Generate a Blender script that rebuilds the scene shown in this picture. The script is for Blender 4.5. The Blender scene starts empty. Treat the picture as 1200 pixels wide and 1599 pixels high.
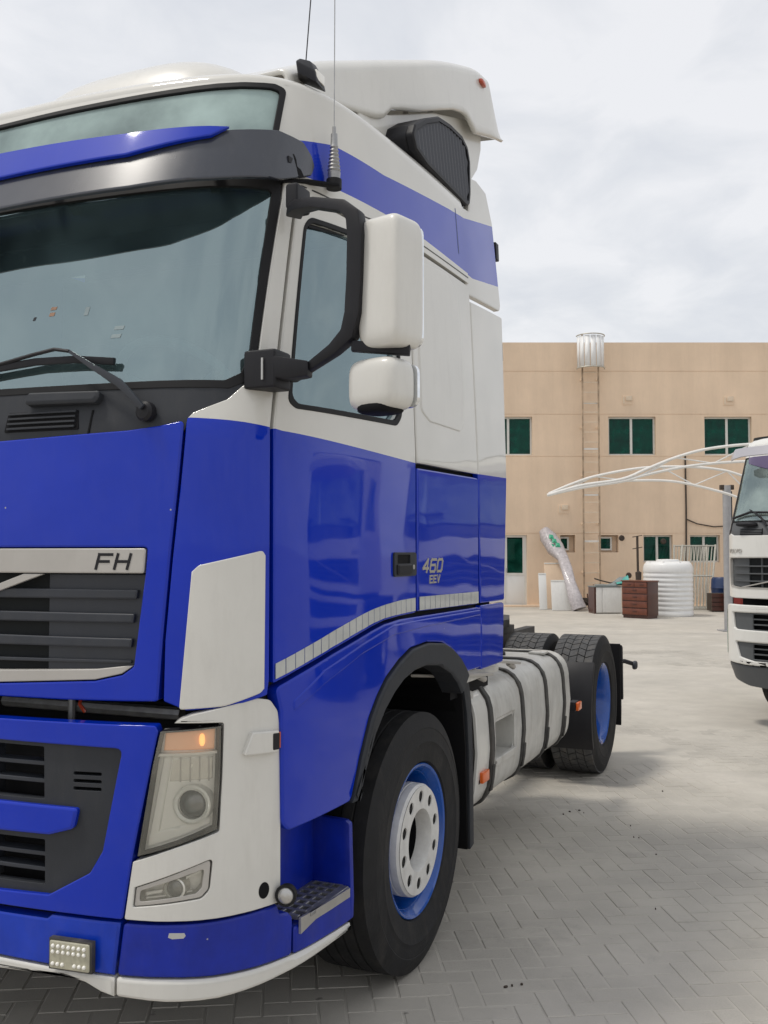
import bpy, bmesh, math, random
from mathutils import Vector, Matrix

random.seed(7)
SC = bpy.context.scene
COL = SC.collection
R = math.radians
PI = math.pi

# ------------------------------------------------------------------ camera, sky, sun, exposure
YAW, PITCH = .42, .0411
CAM = Vector((2.6584, -3.6081, 1.6417))
FW = Vector((-math.sin(YAW), math.cos(YAW), 0)); RT = Vector((math.cos(YAW), math.sin(YAW), 0))
cd = bpy.data.cameras.new('camera'); cam = bpy.data.objects.new('camera', cd); COL.objects.link(cam)
cam.location = CAM; cam.rotation_euler = (PI/2+PITCH, 0, YAW)
cd.sensor_fit = 'VERTICAL'; cd.sensor_height = 36; cd.lens = 36*1505.28/1599
cd.clip_start = .05; cd.clip_end = 2000
SC.camera = cam

SUN_EL, SUN_AZ = R(64), R(233)      # azimuth: where the sun stands, measured from +y towards +x
w = bpy.data.worlds.new('World'); SC.world = w; w.use_nodes = True
nt = w.node_tree; N = nt.nodes; L = nt.links
for n in list(N): N.remove(n)
out = N.new('ShaderNodeOutputWorld')
sky = N.new('ShaderNodeTexSky'); sky.sky_type = 'NISHITA'; sky.sun_disc = False
sky.sun_elevation = SUN_EL; sky.sun_rotation = SUN_AZ; sky.air_density = 1.3; sky.dust_density = 3.0
bgs = N.new('ShaderNodeBackground'); bgs.inputs[1].default_value = .12
L.new(sky.outputs[0], bgs.inputs[0])
tc = N.new('ShaderNodeTexCoord')
sep = N.new('ShaderNodeSeparateXYZ'); L.new(tc.outputs['Generated'], sep.inputs[0])
# clouds live on a flat layer: divide the direction by its height
zz = N.new('ShaderNodeMath'); zz.operation = 'MAXIMUM'; L.new(sep.outputs[2], zz.inputs[0]); zz.inputs[1].default_value = .0
za = N.new('ShaderNodeMath'); za.operation = 'ADD'; L.new(zz.outputs[0], za.inputs[0]); za.inputs[1].default_value = .22
dv = N.new('ShaderNodeVectorMath'); dv.operation = 'DIVIDE'
cmb = N.new('ShaderNodeCombineXYZ')
for i in range(3): L.new(za.outputs[0], cmb.inputs[i])
L.new(tc.outputs['Generated'], dv.inputs[0]); L.new(cmb.outputs[0], dv.inputs[1])
nz = N.new('ShaderNodeTexNoise'); nz.inputs['Scale'].default_value = 4.2; nz.inputs['Detail'].default_value = 9; nz.inputs['Roughness'].default_value = .56; nz.inputs['Distortion'].default_value = .4
L.new(dv.outputs[0], nz.inputs['Vector'])
nz2 = N.new('ShaderNodeTexNoise'); nz2.inputs['Scale'].default_value = 1.1; nz2.inputs['Detail'].default_value = 3
L.new(dv.outputs[0], nz2.inputs['Vector'])
mx = N.new('ShaderNodeMath'); mx.operation = 'MULTIPLY_ADD'; L.new(nz2.outputs[0], mx.inputs[0]); mx.inputs[1].default_value = .55; L.new(nz.outputs[0], mx.inputs[2])
cr = N.new('ShaderNodeValToRGB')
cr.color_ramp.elements[0].position = .62; cr.color_ramp.elements[0].color = (.675, .69, .725, 1)
cr.color_ramp.elements[1].position = .92; cr.color_ramp.elements[1].color = (.81, .81, .825, 1)
e = cr.color_ramp.elements.new(.76); e.color = (.73, .74, .765, 1)
L.new(mx.outputs[0], cr.inputs[0])
bgc = N.new('ShaderNodeBackground'); bgc.inputs[1].default_value = 1.0; L.new(cr.outputs[0], bgc.inputs[0])
mixs = N.new('ShaderNodeMixShader'); mixs.inputs[0].default_value = .88
L.new(bgs.outputs[0], mixs.inputs[1]); L.new(bgc.outputs[0], mixs.inputs[2]); L.new(mixs.outputs[0], out.inputs[0])

sd = bpy.data.lights.new('sun', 'SUN'); sd.energy = 1.5; sd.angle = R(10); sd.color = (1, .95, .87)
so = bpy.data.objects.new('sun', sd); COL.objects.link(so)
sdir = Vector((math.sin(SUN_AZ)*math.cos(SUN_EL), math.cos(SUN_AZ)*math.cos(SUN_EL), math.sin(SUN_EL)))
so.rotation_euler = sdir.to_track_quat('Z', 'Y').to_euler()

SC.view_settings.view_transform = 'Standard'; SC.view_settings.look = 'None'
SC.view_settings.exposure = .20; SC.view_settings.gamma = 1
SC.render.engine = 'CYCLES'
SC.cycles.use_denoising = True
SC.cycles.max_bounces = 6; SC.cycles.transparent_max_bounces = 8

# ------------------------------------------------------------------ materials
MATS = {}
def mat(name, col=(.5,.5,.5), rough=.5, metal=0, coat=0, spec=.5, cior=1.5, var=0, vscale=6, bump=0, bscale=60, emit=None, dirt=0, alpha=1, trans=0, ior=1.45, coatr=.04, wave=0, chips=0):
    if name in MATS: return MATS[name]
    m = bpy.data.materials.new(name); m.use_nodes = True; MATS[name] = m
    n = m.node_tree.nodes; l = m.node_tree.links; b = n['Principled BSDF']
    b.inputs['Base Color'].default_value = (*col, 1); b.inputs['Roughness'].default_value = rough
    b.inputs['Metallic'].default_value = metal; b.inputs['Specular IOR Level'].default_value = spec
    b.inputs['Coat Weight'].default_value = coat; b.inputs['Coat IOR'].default_value = cior; b.inputs['Coat Roughness'].default_value = coatr
    b.inputs['IOR'].default_value = ior; b.inputs['Transmission Weight'].default_value = trans; b.inputs['Alpha'].default_value = alpha
    t = n.new('ShaderNodeTexCoord')
    src = None
    if var:
        no = n.new('ShaderNodeTexNoise'); no.inputs['Scale'].default_value = vscale; no.inputs['Detail'].default_value = 8; no.inputs['Roughness'].default_value = .65
        l.new(t.outputs['Object'], no.inputs[0])
        mr = n.new('ShaderNodeMapRange'); mr.inputs[1].default_value = .3; mr.inputs[2].default_value = .7; mr.inputs[3].default_value = 1-var; mr.inputs[4].default_value = 1+var*.6
        l.new(no.outputs[0], mr.inputs[0])
        mm = n.new('ShaderNodeVectorMath'); mm.operation = 'SCALE'; mm.inputs[0].default_value = col; l.new(mr.outputs[0], mm.inputs['Scale'])
        l.new(mm.outputs[0], b.inputs['Base Color']); src = mm.outputs[0]
        rr = n.new('ShaderNodeMapRange'); rr.inputs[3].default_value = rough*.8; rr.inputs[4].default_value = min(1, rough*1.25); l.new(no.outputs[0], rr.inputs[0]); l.new(rr.outputs[0], b.inputs['Roughness'])
    if dirt:
        # settled dust: blotchy, with drip-like streaks running down
        mp = n.new('ShaderNodeMapping'); mp.inputs['Scale'].default_value = (7, 7, 1.6); l.new(t.outputs['Object'], mp.inputs[0])
        nd = n.new('ShaderNodeTexNoise'); nd.inputs['Scale'].default_value = 2.2; nd.inputs['Detail'].default_value = 9; nd.inputs['Roughness'].default_value = .7; l.new(mp.outputs[0], nd.inputs[0])
        rd = n.new('ShaderNodeMapRange'); rd.inputs[1].default_value = .5; rd.inputs[2].default_value = .85; rd.inputs[3].default_value = 0; rd.inputs[4].default_value = dirt; l.new(nd.outputs[0], rd.inputs[0])
        mc = n.new('ShaderNodeMix'); mc.data_type = 'RGBA'; l.new(rd.outputs[0], mc.inputs[0])
        if src: l.new(src, mc.inputs[6])
        else: mc.inputs[6].default_value = (*col, 1)
        mc.inputs[7].default_value = (.23, .20, .165, 1); l.new(mc.outputs[2], b.inputs['Base Color'])
    if chips:
        # stone chips: sparse pale specks
        vo = n.new('ShaderNodeTexVoronoi'); vo.inputs['Scale'].default_value = 16; l.new(t.outputs['Object'], vo.inputs['Vector'])
        se = n.new('ShaderNodeSeparateColor'); l.new(vo.outputs['Color'], se.inputs[0])
        pick = n.new('ShaderNodeMath'); pick.operation = 'GREATER_THAN'; l.new(se.outputs[0], pick.inputs[0]); pick.inputs[1].default_value = 1-chips
        near = n.new('ShaderNodeMath'); near.operation = 'LESS_THAN'; l.new(vo.outputs['Distance'], near.inputs[0]); near.inputs[1].default_value = .045
        both = n.new('ShaderNodeMath'); both.operation = 'MULTIPLY'; l.new(pick.outputs[0], both.inputs[0]); l.new(near.outputs[0], both.inputs[1])
        ms = n.new('ShaderNodeMix'); ms.data_type = 'RGBA'; l.new(both.outputs[0], ms.inputs[0]); ms.inputs[7].default_value = (.34, .34, .33, 1)
        prev = b.inputs['Base Color'].links
        if prev: l.new(prev[0].from_socket, ms.inputs[6])
        else: ms.inputs[6].default_value = (*col, 1)
        l.new(ms.outputs[2], b.inputs['Base Color'])
    if bump:
        nb = n.new('ShaderNodeTexNoise'); nb.inputs['Scale'].default_value = bscale; nb.inputs['Detail'].default_value = 5; l.new(t.outputs['Object'], nb.inputs[0])
        bp = n.new('ShaderNodeBump'); bp.inputs['Strength'].default_value = bump; bp.inputs['Distance'].default_value = .01; l.new(nb.outputs[0], bp.inputs['Height']); l.new(bp.outputs[0], b.inputs['Normal'])
    if wave: waviness(m, wave)
    if emit: b.inputs['Emission Color'].default_value = (*emit[0], 1); b.inputs['Emission Strength'].default_value = emit[1]
    return m
def waviness(m, s):
    # pressed sheet metal is never dead flat: a long, very shallow ripple
    n = m.node_tree.nodes; l = m.node_tree.links; b = n['Principled BSDF']
    t = n.new('ShaderNodeTexCoord'); no = n.new('ShaderNodeTexNoise'); no.inputs['Scale'].default_value = 2.6; no.inputs['Detail'].default_value = 1
    l.new(t.outputs['Object'], no.inputs[0])
    bp = n.new('ShaderNodeBump'); bp.inputs['Strength'].default_value = s; bp.inputs['Distance'].default_value = .05; l.new(no.outputs[0], bp.inputs['Height'])
    l.new(bp.outputs[0], b.inputs['Normal']); l.new(bp.outputs[0], b.inputs['Coat Normal'])

WHITE = (.63, .617, .575); BLUE = (.001, .026, .42)
mat('white_paint', WHITE, .35, coat=.5, var=.05, vscale=3, dirt=.16)
mat('blue_paint', BLUE, .35, coat=1.0, cior=1.42, spec=.05, var=.10, vscale=2, dirt=.03, wave=.06, chips=.12)
mat('worn_blue', (.002, .018, .31), .45, coat=.4, spec=.25, chips=.3, var=.25, vscale=9, dirt=.10, coatr=.2)
mat('bumper_blue', (.001, .035, .42), .4, coat=.4, spec=.25, var=.2, vscale=7, dirt=.08, coatr=.15)
mat('grey_plastic', (.027, .030, .036), .55, spec=.4, var=.15, vscale=8, bump=.08, bscale=400, dirt=.06)
mat('dark_plastic', (.012, .012, .015), .5, spec=.35, var=.15, bump=.05, bscale=300, dirt=.03)
mat('visor_plastic', (.030, .034, .046), .25, coat=.4, spec=.6, var=.1, dirt=.06)
mat('slat_plastic', (.030, .034, .043), .45, spec=.5, var=.12, dirt=.06)
mat('louvre_plastic', (.075, .080, .095), .45, spec=.5)
mat('black', (.006, .006, .007), .7, spec=.2)
mat('inside', (.022, .024, .025), .8, spec=.2)
mat('rubber', (.009, .009, .010), .62, spec=.35, var=.2)
mat('tyre', (.018, .018, .019), .72, spec=.35, var=.35, vscale=14, bump=.12, bscale=90, dirt=.14)
mat('tyre_tread', (.085, .085, .086), .8, spec=.25, var=.3, vscale=20, bump=.2, bscale=120, dirt=.5)
mat('rim_blue', (.001, .070, .36), .25, coat=.8, spec=.3, var=.15, dirt=.12)
mat('rim_white', (.66, .65, .62), .4, var=.12, vscale=22, dirt=.35)
mat('silver', (.50, .49, .47), .35, metal=.75, var=.08, vscale=20, dirt=.1)
mat('satin_trim', (.46, .44, .41), .42, metal=.35, var=.06, dirt=.12)
mat('steel', (.35, .35, .35), .45, metal=.8, var=.25, vscale=30, dirt=.3)
mat('tank_paint', (.54, .53, .495), .45, metal=.05, coat=.1, var=.2, vscale=5, dirt=.62, bump=.04, bscale=25)
mat('strap', (.05, .048, .045), .6, var=.4, vscale=25, dirt=.5)
mat('chassis', (.035, .034, .034), .7, var=.3, dirt=.4)
mat('amber', (.75, .20, .02), .25, coat=.6)
mat('amber_bowl', (.80, .47, .30), .35, coat=.4, emit=((1, .45, .2), .14))
mat('amber_side', (.70, .12, .01), .3, coat=.5)
mat('red_lens', (.45, .06, .02), .25, coat=.6)
mat('mirror_glass', (.8, .82, .84), .02, metal=1)
mat('tape', (.50, .51, .49), .4, coat=.5, var=.08, vscale=40, bump=.3, bscale=900)
mat('tape_gap', (.04, .06, .20), .5)
mat('reflector', (.66, .64, .58), .25, metal=.35, coat=.5, var=.1, vscale=30)
mat('lamp_white', (.84, .82, .76), .3, coat=.5)
mat('led_body', (.42, .40, .30), .35, coat=.5, var=.2, vscale=60)
mat('projector', (.16, .16, .155), .08, coat=1, metal=.2)
mat('indicator_lamp', (.9, .42, .12), .3, coat=.5, emit=((1, .50, .16), 1.1))
mat('interior_grey', (.20, .21, .21), .8, var=.15)
mat('interior_light', (.55, .56, .55), .85, var=.15)
mat('interior_dark', (.03, .032, .034), .7)
mat('sticker_pale', (.25, .31, .32), .5)
mat('sticker_orange', (.34, .20, .13), .5)
mat('badge', (.52, .49, .40), .3, metal=.6)
mat('paint_chip', (.45, .45, .43), .7)

def glass(name, tint, dust_veil=.06, ior=1.9, dcol=(.5, .55, .55)):
    m = bpy.data.materials.new(name); m.use_nodes = True; MATS[name] = m
    n = m.node_tree.nodes; l = m.node_tree.links; n.remove(n['Principled BSDF']); o = n['Material Output']
    tr = n.new('ShaderNodeBsdfTransparent'); tr.inputs[0].default_value = (*tint, 1)
    gl = n.new('ShaderNodeBsdfGlossy'); gl.inputs['Roughness'].default_value = .015; gl.inputs[0].default_value = (.78, .97, 1, 1)
    df = n.new('ShaderNodeBsdfDiffuse'); df.inputs[0].default_value = (*dcol, 1)  # diffuse veil: dust, with reflected sky put into the windscreen and side colours
    fr = n.new('ShaderNodeFresnel'); fr.inputs[0].default_value = ior
    t = n.new('ShaderNodeTexCoord'); no = n.new('ShaderNodeTexNoise'); no.inputs['Scale'].default_value = 3.5; no.inputs['Detail'].default_value = 7; l.new(t.outputs['Object'], no.inputs[0])
    mr = n.new('ShaderNodeMapRange'); mr.inputs[1].default_value = .35; mr.inputs[2].default_value = .75; mr.inputs[3].default_value = dust_veil*.5; mr.inputs[4].default_value = dust_veil*1.6; l.new(no.outputs[0], mr.inputs[0])
    a = n.new('ShaderNodeMixShader'); l.new(fr.outputs[0], a.inputs[0]); l.new(tr.outputs[0], a.inputs[1]); l.new(gl.outputs[0], a.inputs[2])
    c = n.new('ShaderNodeMixShader'); l.new(mr.outputs[0], c.inputs[0]); l.new(a.outputs[0], c.inputs[1]); l.new(df.outputs[0], c.inputs[2])
    l.new(c.outputs[0], o.inputs[0]); return m
glass('screen_glass', (.42, .60, .60), .085, 3.5, (.30, .47, .50))
glass('side_glass', (.26, .38, .44), .12, 3.2, (.26, .42, .54))
glass('upper_glass', (.30, .42, .42), .62, 2.0, (.42, .53, .51))
glass('lens_cover', (.97, .96, .93), .15, 1.4, (.80, .74, .62))  # warm veil put into the colour to brighten the lamps
glass('green_glass', (.10, .30, .22), .40, 1.36, (.016, .125, .088))

def two_tone(name):
    """cab paint: white over blue, with a blue band round the roof; the borders follow the run of the cab"""
    m = mat(name, WHITE, .34, coat=1.0, cior=1.42, spec=.05, wave=.09); n = m.node_tree.nodes; l = m.node_tree.links; b = n['Principled BSDF']
    t = n.new('ShaderNodeTexCoord'); s = n.new('ShaderNodeSeparateXYZ'); l.new(t.outputs['Object'], s.inputs[0])
    def ramp(stops, lo, hi):
        mr = n.new('ShaderNodeMapRange'); mr.inputs[1].default_value = -1.4; mr.inputs[2].default_value = 1.4; l.new(s.outputs[1], mr.inputs[0])
        c = n.new('ShaderNodeValToRGB'); el = c.color_ramp.elements
        for i, (y, z) in enumerate(stops):
            p = (y+1.4)/2.8; v = (z-lo)/(hi-lo)
            q = el[i] if i < 2 else el.new(p)
            q.position = p; q.color = (v, v, v, 1)
        l.new(mr.outputs[0], c.inputs[0])
        o = n.new('ShaderNodeMapRange'); o.inputs[3].default_value = lo; o.inputs[4].default_value = hi; l.new(c.outputs[0], o.inputs[0]); return o.outputs[0]
    def op(kind, a, bb):
        q = n.new('ShaderNodeMath'); q.operation = kind
        for i, v in ((0, a), (1, bb)):
            if isinstance(v, (int, float)): q.inputs[i].default_value = v
            else: l.new(v, q.inputs[i])
        return q.outputs[0]
    z = s.outputs[2]
    low = op('LESS_THAN', z, ramp([(-1.39, 2.05), (1.2, 2.015), (-1.2, 2.03), (-1.05, 2.012), (-.1, 1.985), (.6, 1.998)], 1.9, 2.1))
    b1 = op('GREATER_THAN', z, ramp([(-1.2, 2.86), (1.12, 3.0), (-.72, 2.885), (-.34, 2.91), (.05, 2.925), (.56, 2.925), (.66, 2.925)], 2.7, 3.5))
    b2 = op('LESS_THAN', z, ramp([(-1.15, 2.90), (1.12, 3.31), (-.93, 2.985), (-.70, 3.04), (-.34, 3.06), (.35, 3.155), (.52, 3.175)], 2.7, 3.5))
    f = op('MAXIMUM', low, op('MULTIPLY', b1, b2))
    no = n.new('ShaderNodeTexNoise'); no.inputs['Scale'].default_value = 3; no.inputs['Detail'].default_value = 8; l.new(t.outputs['Object'], no.inputs[0])
    mr = n.new('ShaderNodeMapRange'); mr.inputs[1].default_value = .3; mr.inputs[2].default_value = .7; mr.inputs[3].default_value = .94; mr.inputs[4].default_value = 1.04; l.new(no.outputs[0], mr.inputs[0])
    mc = n.new('ShaderNodeMix'); mc.data_type = 'RGBA'; l.new(f, mc.inputs[0]); mc.inputs[6].default_value = (*WHITE, 1); mc.inputs[7].default_value = (*BLUE, 1)
    sc = n.new('ShaderNodeVectorMath'); sc.operation = 'SCALE'; l.new(mc.outputs[2], sc.inputs[0]); l.new(mr.outputs[0], sc.inputs['Scale']); l.new(sc.outputs[0], b.inputs['Base Color'])
    return m
two_tone('cab_paint')

# ------------------------------------------------------------------ building blocks
def empty(name, loc=(0,0,0), rz=0, label=None, cat=None, group=None, parent=None):
    o = bpy.data.objects.new(name, None); COL.objects.link(o); o.location = loc; o.rotation_euler = (0, 0, rz); o.parent = parent
    o.empty_display_size = .1
    tag(o, label, cat, group); return o
def tag(o, label=None, cat=None, group=None, kind=None):
    for k, v in (('label', label), ('category', cat), ('group', group), ('kind', kind)):
        if v: o[k] = v
    return o
def link(name, me, m, parent=None):
    if m is not None:
        for q in (m if isinstance(m, (list, tuple)) else [m]): me.materials.append(MATS[q])
    o = bpy.data.objects.new(name, me); COL.objects.link(o); o.parent = parent; return o
def copy_tree(o, parent=None):
    c = o.copy(); COL.objects.link(c); c.parent = parent
    for ch in list(o.children): copy_tree(ch, c)
    return c
def mirrored(o):
    """the same part on the other flank of the truck"""
    c = copy_tree(o, o.parent); c.scale.x = -c.scale.x; c.location.x = -c.location.x; return c

class MB:
    def __init__(s): s.v = []; s.f = []
    def add(s, vs, fs):
        k = len(s.v); s.v += [tuple(q) for q in vs]; s.f += [tuple(i+k for i in f) for f in fs]; return s
    def box(s, a, b, mtx=None):
        x0, y0, z0 = a; x1, y1, z1 = b
        vs = [Vector(q) for q in ((x0,y0,z0),(x1,y0,z0),(x1,y1,z0),(x0,y1,z0),(x0,y0,z1),(x1,y0,z1),(x1,y1,z1),(x0,y1,z1))]
        if mtx: vs = [mtx @ q for q in vs]
        return s.add(vs, ((3,2,1,0),(4,5,6,7),(0,1,5,4),(1,2,6,5),(2,3,7,6),(3,0,4,7)))
    def prism(s, poly, d0, d1, axis='x'):
        """polygon swept along an axis; poly holds the other two coordinates in (y,z) / (x,z) / (x,y) order"""
        n = len(poly)
        def p(q, d): return {'x': (d, q[0], q[1]), 'y': (q[0], d, q[1]), 'z': (q[0], q[1], d)}[axis]
        s.add([p(q, d0) for q in poly]+[p(q, d1) for q in poly], [tuple(range(n))[::-1], tuple(range(n, 2*n))]+[(i, (i+1) % n, n+(i+1) % n, n+i) for i in range(n)]); return s
    def tube(s, pts, r, n=8, cap=True):
        pts = [Vector(p) for p in pts]; rs = r if isinstance(r, (list, tuple)) else [r]*len(pts)
        k0 = len(s.v); up = None
        for i, p in enumerate(pts):
            d = (pts[min(i+1, len(pts)-1)]-pts[max(i-1, 0)]).normalized()
            if up is None: up = Vector((0,0,1)) if abs(d.z) < .9 else Vector((1,0,0))
            a = d.cross(up).normalized(); b = a.cross(d).normalized(); up = b
            for k in range(n):
                t = 2*PI*k/n; s.v.append(tuple(p+(a*math.cos(t)+b*math.sin(t))*rs[i]))
        for i in range(len(pts)-1):
            for k in range(n):
                q = k0+i*n; s.f.append((q+k, q+n+k, q+n+(k+1) % n, q+(k+1) % n))
        if cap: s.f.append(tuple(k0+k for k in range(n))); s.f.append(tuple(k0+(len(pts)-1)*n+k for k in range(n))[::-1])
        return s
    def lathe(s, prof, n=48, c=(0,0,0), axis='x', closed=False):
        """prof: (along axis, radius)"""
        k0 = len(s.v)
        for (a, r) in prof:
            for k in range(n):
                t = 2*PI*k/n; u, v = r*math.cos(t), r*math.sin(t)
                q = {'x': (a, u, v), 'y': (u, a, v), 'z': (u, v, a)}[axis]; s.v.append(tuple(q[i]+c[i] for i in range(3)))
        m = len(prof)
        for i in range(m if closed else m-1):
            for k in range(n):
                a, b = k0+i*n, k0+((i+1) % m)*n; s.f.append((a+k, a+(k+1) % n, b+(k+1) % n, b+k))
        return s
    def loft(s, rings, close=True, cap=True):
        k0 = len(s.v); n = len(rings[0])
        for r in rings: s.v += [tuple(q) for q in r]
        for i in range(len(rings)-1):
            for k in range(n if close else n-1):
                a = k0+i*n; s.f.append((a+k, a+(k+1) % n, a+n+(k+1) % n, a+n+k))
        if cap and close: s.f.append(tuple(k0+k for k in range(n))[::-1]); s.f.append(tuple(k0+(len(rings)-1)*n+k for k in range(n)))
        return s
    def build(s, name, m, parent=None, bevel=0, seg=2, smooth=True, ang=35, origin=None, sub=0):
        bm = bmesh.new(); vs = [bm.verts.new(q) for q in s.v]
        for f in s.f:
            try: bm.faces.new([vs[i] for i in f])
            except ValueError: pass
        bmesh.ops.recalc_face_normals(bm, faces=bm.faces)
        if bevel:
            es = [e for e in bm.edges if len(e.link_faces) == 2 and e.calc_face_angle(0) > R(25)]
            bmesh.ops.bevel(bm, geom=es, offset=bevel, segments=seg, affect='EDGES', profile=.6, clamp_overlap=True)
        me = bpy.data.meshes.new(name); bm.to_mesh(me); bm.free()
        if smooth:
            me.polygons.foreach_set('use_smooth', [True]*len(me.polygons)); me.set_sharp_from_angle(angle=R(ang))
        o = link(name, me, m, parent)
        if origin: me.transform(Matrix.Translation(-Vector(origin))); o.location = origin
        return o
def superbox(c, h, e=4.0, nu=28, nv=18, mtx=None):
    """a cushion-shaped block: centre c, half sizes h, exponent e"""
    mb = MB(); rings = []
    def sp(v, p): return math.copysign(abs(v)**p, v)
    for i in range(nv+1):
        ph = -PI/2+PI*i/nv; ring = []
        for k in range(nu):
            th = 2*PI*k/nu
            q = Vector((h[0]*sp(math.cos(ph), 2/e)*sp(math.cos(th), 2/e), h[1]*sp(math.cos(ph), 2/e)*sp(math.sin(th), 2/e), h[2]*sp(math.sin(ph), 2/e)))
            if mtx: q = mtx @ q
            ring.append(Vector(c)+q)
        rings.append(ring)
    return mb.loft(rings)
def bar(mb, a, b, w, h, up=(0,0,1)):
    """rectangular bar from a to b, w across, h along up"""
    a, b = Vector(a), Vector(b); d = (b-a).normalized(); s = d.cross(Vector(up)).normalized(); u = s.cross(d).normalized()
    r = [[p+s*w/2*i+u*h/2*j for i, j in ((-1,-1),(1,-1),(1,1),(-1,1))] for p in (a, b)]
    return mb.loft(r)
def ribbon(mb, pts, w, h, up=(0,0,1)):
    """rectangular section swept along points"""
    pts = [Vector(p) for p in pts]; rings = []
    ws = w if isinstance(w, (list, tuple)) else [w]*len(pts); hs = h if isinstance(h, (list, tuple)) else [h]*len(pts)
    for i, p in enumerate(pts):
        d = (pts[min(i+1, len(pts)-1)]-pts[max(i-1, 0)]).normalized(); s = d.cross(Vector(up)).normalized(); u = s.cross(d).normalized()
        rings.append([p+s*ws[i]/2*a+u*hs[i]/2*b for a, b in ((-1,-1),(1,-1),(1,1),(-1,1))])
    return mb.loft(rings)

# ------------------------------------------------------------------ shaped walls
def sstep(a,b,v):
    v=(v-a)/(b-a); v=0 if v<0 else 1 if v>1 else v
    return v*v*(3-2*v)
def catmull(pts,n=14):
    out=[]
    P=[tuple(2*a-b for a,b in zip(pts[0],pts[1]))]+list(pts)+[tuple(2*a-b for a,b in zip(pts[-1],pts[-2]))]
    for i in range(1,len(P)-2):
        for k in range(n):
            u=k/n
            out.append(tuple(.5*((2*b)+(c-a)*u+(2*a-5*b+4*c-d)*u*u+(3*b-a-3*c+d)*u**3) for a,b,c,d in zip(P[i-1],P[i],P[i+1],P[i+2])))
    out.append(tuple(pts[-1]))
    return out
class Plan:
    """a wall swept round a plan curve (x outboard, y rearward); t is the run along it from the centre line"""
    def __init__(s,pts,hw,lean,y0=-1.2,y1=-.25):
        s.c=catmull(pts); s.t=[0]
        for a,b in zip(s.c,s.c[1:]): s.t.append(s.t[-1]+math.dist(a,b))
        s.hw=hw; s.lean=lean; s.y0=y0; s.y1=y1
    def base(s,t):
        t=abs(t)
        if t>=s.t[-1]:
            a,b=s.c[-2],s.c[-1]; L=math.dist(a,b); k=(t-s.t[-1])/L
            return b[0]+(b[0]-a[0])*k,b[1]+(b[1]-a[1])*k
        lo,hi=0,len(s.t)-1
        while hi-lo>1:
            m=(lo+hi)//2
            if s.t[m]<=t: lo=m
            else: hi=m
        k=(t-s.t[lo])/(s.t[hi]-s.t[lo]); a,b=s.c[lo],s.c[hi]
        return a[0]+(b[0]-a[0])*k,a[1]+(b[1]-a[1])*k
    def at(s,t,z):
        x,y=s.base(t)
        w=sstep(s.y1,s.y0,y)
        return (math.copysign(x,t)*s.hw(z) if t else 0.0, y+s.lean(z)*w, z)
    def nrm(s,t,z):
        e=.012
        a,b=s.at(t-e,z),s.at(t+e,z); c,d=s.at(t,z-e),s.at(t,z+e)
        u=[q-p for p,q in zip(a,b)]; v=[q-p for p,q in zip(c,d)]
        n=(u[1]*v[2]-u[2]*v[1],u[2]*v[0]-u[0]*v[2],u[0]*v[1]-u[1]*v[0]); L=math.sqrt(sum(q*q for q in n)) or 1
        return tuple(q/L for q in n)
    def off(s,t,z,d):
        p=s.at(t,z); n=s.nrm(t,z)
        return tuple(a+b*d for a,b in zip(p,n))
    def ty(s,y,z):          # the run at which the wall reaches this y
        lo,hi=0.0,s.t[-1]+1
        for _ in range(40):
            m=(lo+hi)/2
            if s.at(m,z)[1]<y: lo=m
            else: hi=m
        return lo
    def tx(s,x,z):
        lo,hi=0.0,s.ty(-.3,z)
        for _ in range(40):
            m=(lo+hi)/2
            if s.at(m,z)[0]<x: lo=m
            else: hi=m
        return lo
CAB=Plan([(0,-1.365),(.3,-1.358),(.6,-1.335),(.8,-1.308),(.92,-1.283),(1.02,-1.245),(1.10,-1.188),(1.15,-1.115),(1.183,-1.0),(1.208,-.82),(1.228,-.5),(1.244,0),(1.248,.62),(1.243,1.08)],
    lambda z:1-max(0,z-2.0)*.030, lambda z:max(0,z-2.02)*.2+max(0,z-2.02)**2*.06)
BUM=Plan([(0,-1.42),(.4,-1.408),(.7,-1.378),(.85,-1.352),(.96,-1.315),(1.06,-1.245),(1.13,-1.14),(1.17,-1.02),(1.195,-.88),(1.21,-.6),(1.21,-.3)],
    lambda z:1.0, lambda z:0.0)
def fillet(poly, r, n=4):
    """round the corners of a polygon; r a number or one per corner"""
    out = []; m = len(poly); rs = r if isinstance(r, (list, tuple)) else [r]*m
    for i in range(m):
        p = Vector(poly[i]); a = Vector(poly[i-1])-p; b = Vector(poly[(i+1) % m])-p
        if rs[i] <= 0 or a.length < 1e-6 or b.length < 1e-6: out.append(tuple(p)); continue
        ca = max(-1, min(1, a.normalized().dot(b.normalized()))); an = math.acos(ca)
        if an > R(172): out.append(tuple(p)); continue
        t = min(rs[i]/math.tan(an/2), a.length*.48, b.length*.48)
        s, e = p+a.normalized()*t, p+b.normalized()*t
        for k in range(n+1):
            u = k/n; out.append(tuple(s*(1-u)**2+p*2*u*(1-u)+e*u*u))
    return out
def area2(poly): return sum(a[0]*b[1]-b[0]*a[1] for a, b in zip(poly, poly[1:]+poly[:1]))
def inset(poly, d):
    n = len(poly); out = []
    for i in range(n):
        p = Vector(poly[i]); a = (p-Vector(poly[i-1])); b = (Vector(poly[(i+1) % n])-p)
        if a.length < 1e-9: a = b
        if b.length < 1e-9: b = a
        na = Vector((-a.y, a.x)).normalized(); nb = Vector((-b.y, b.x)).normalized(); m = na+nb
        if m.length < 1e-6: m = na
        m.normalize(); k = max(.35, m.dot(na)); out.append(tuple(p+m*d/k))
    return out
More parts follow.
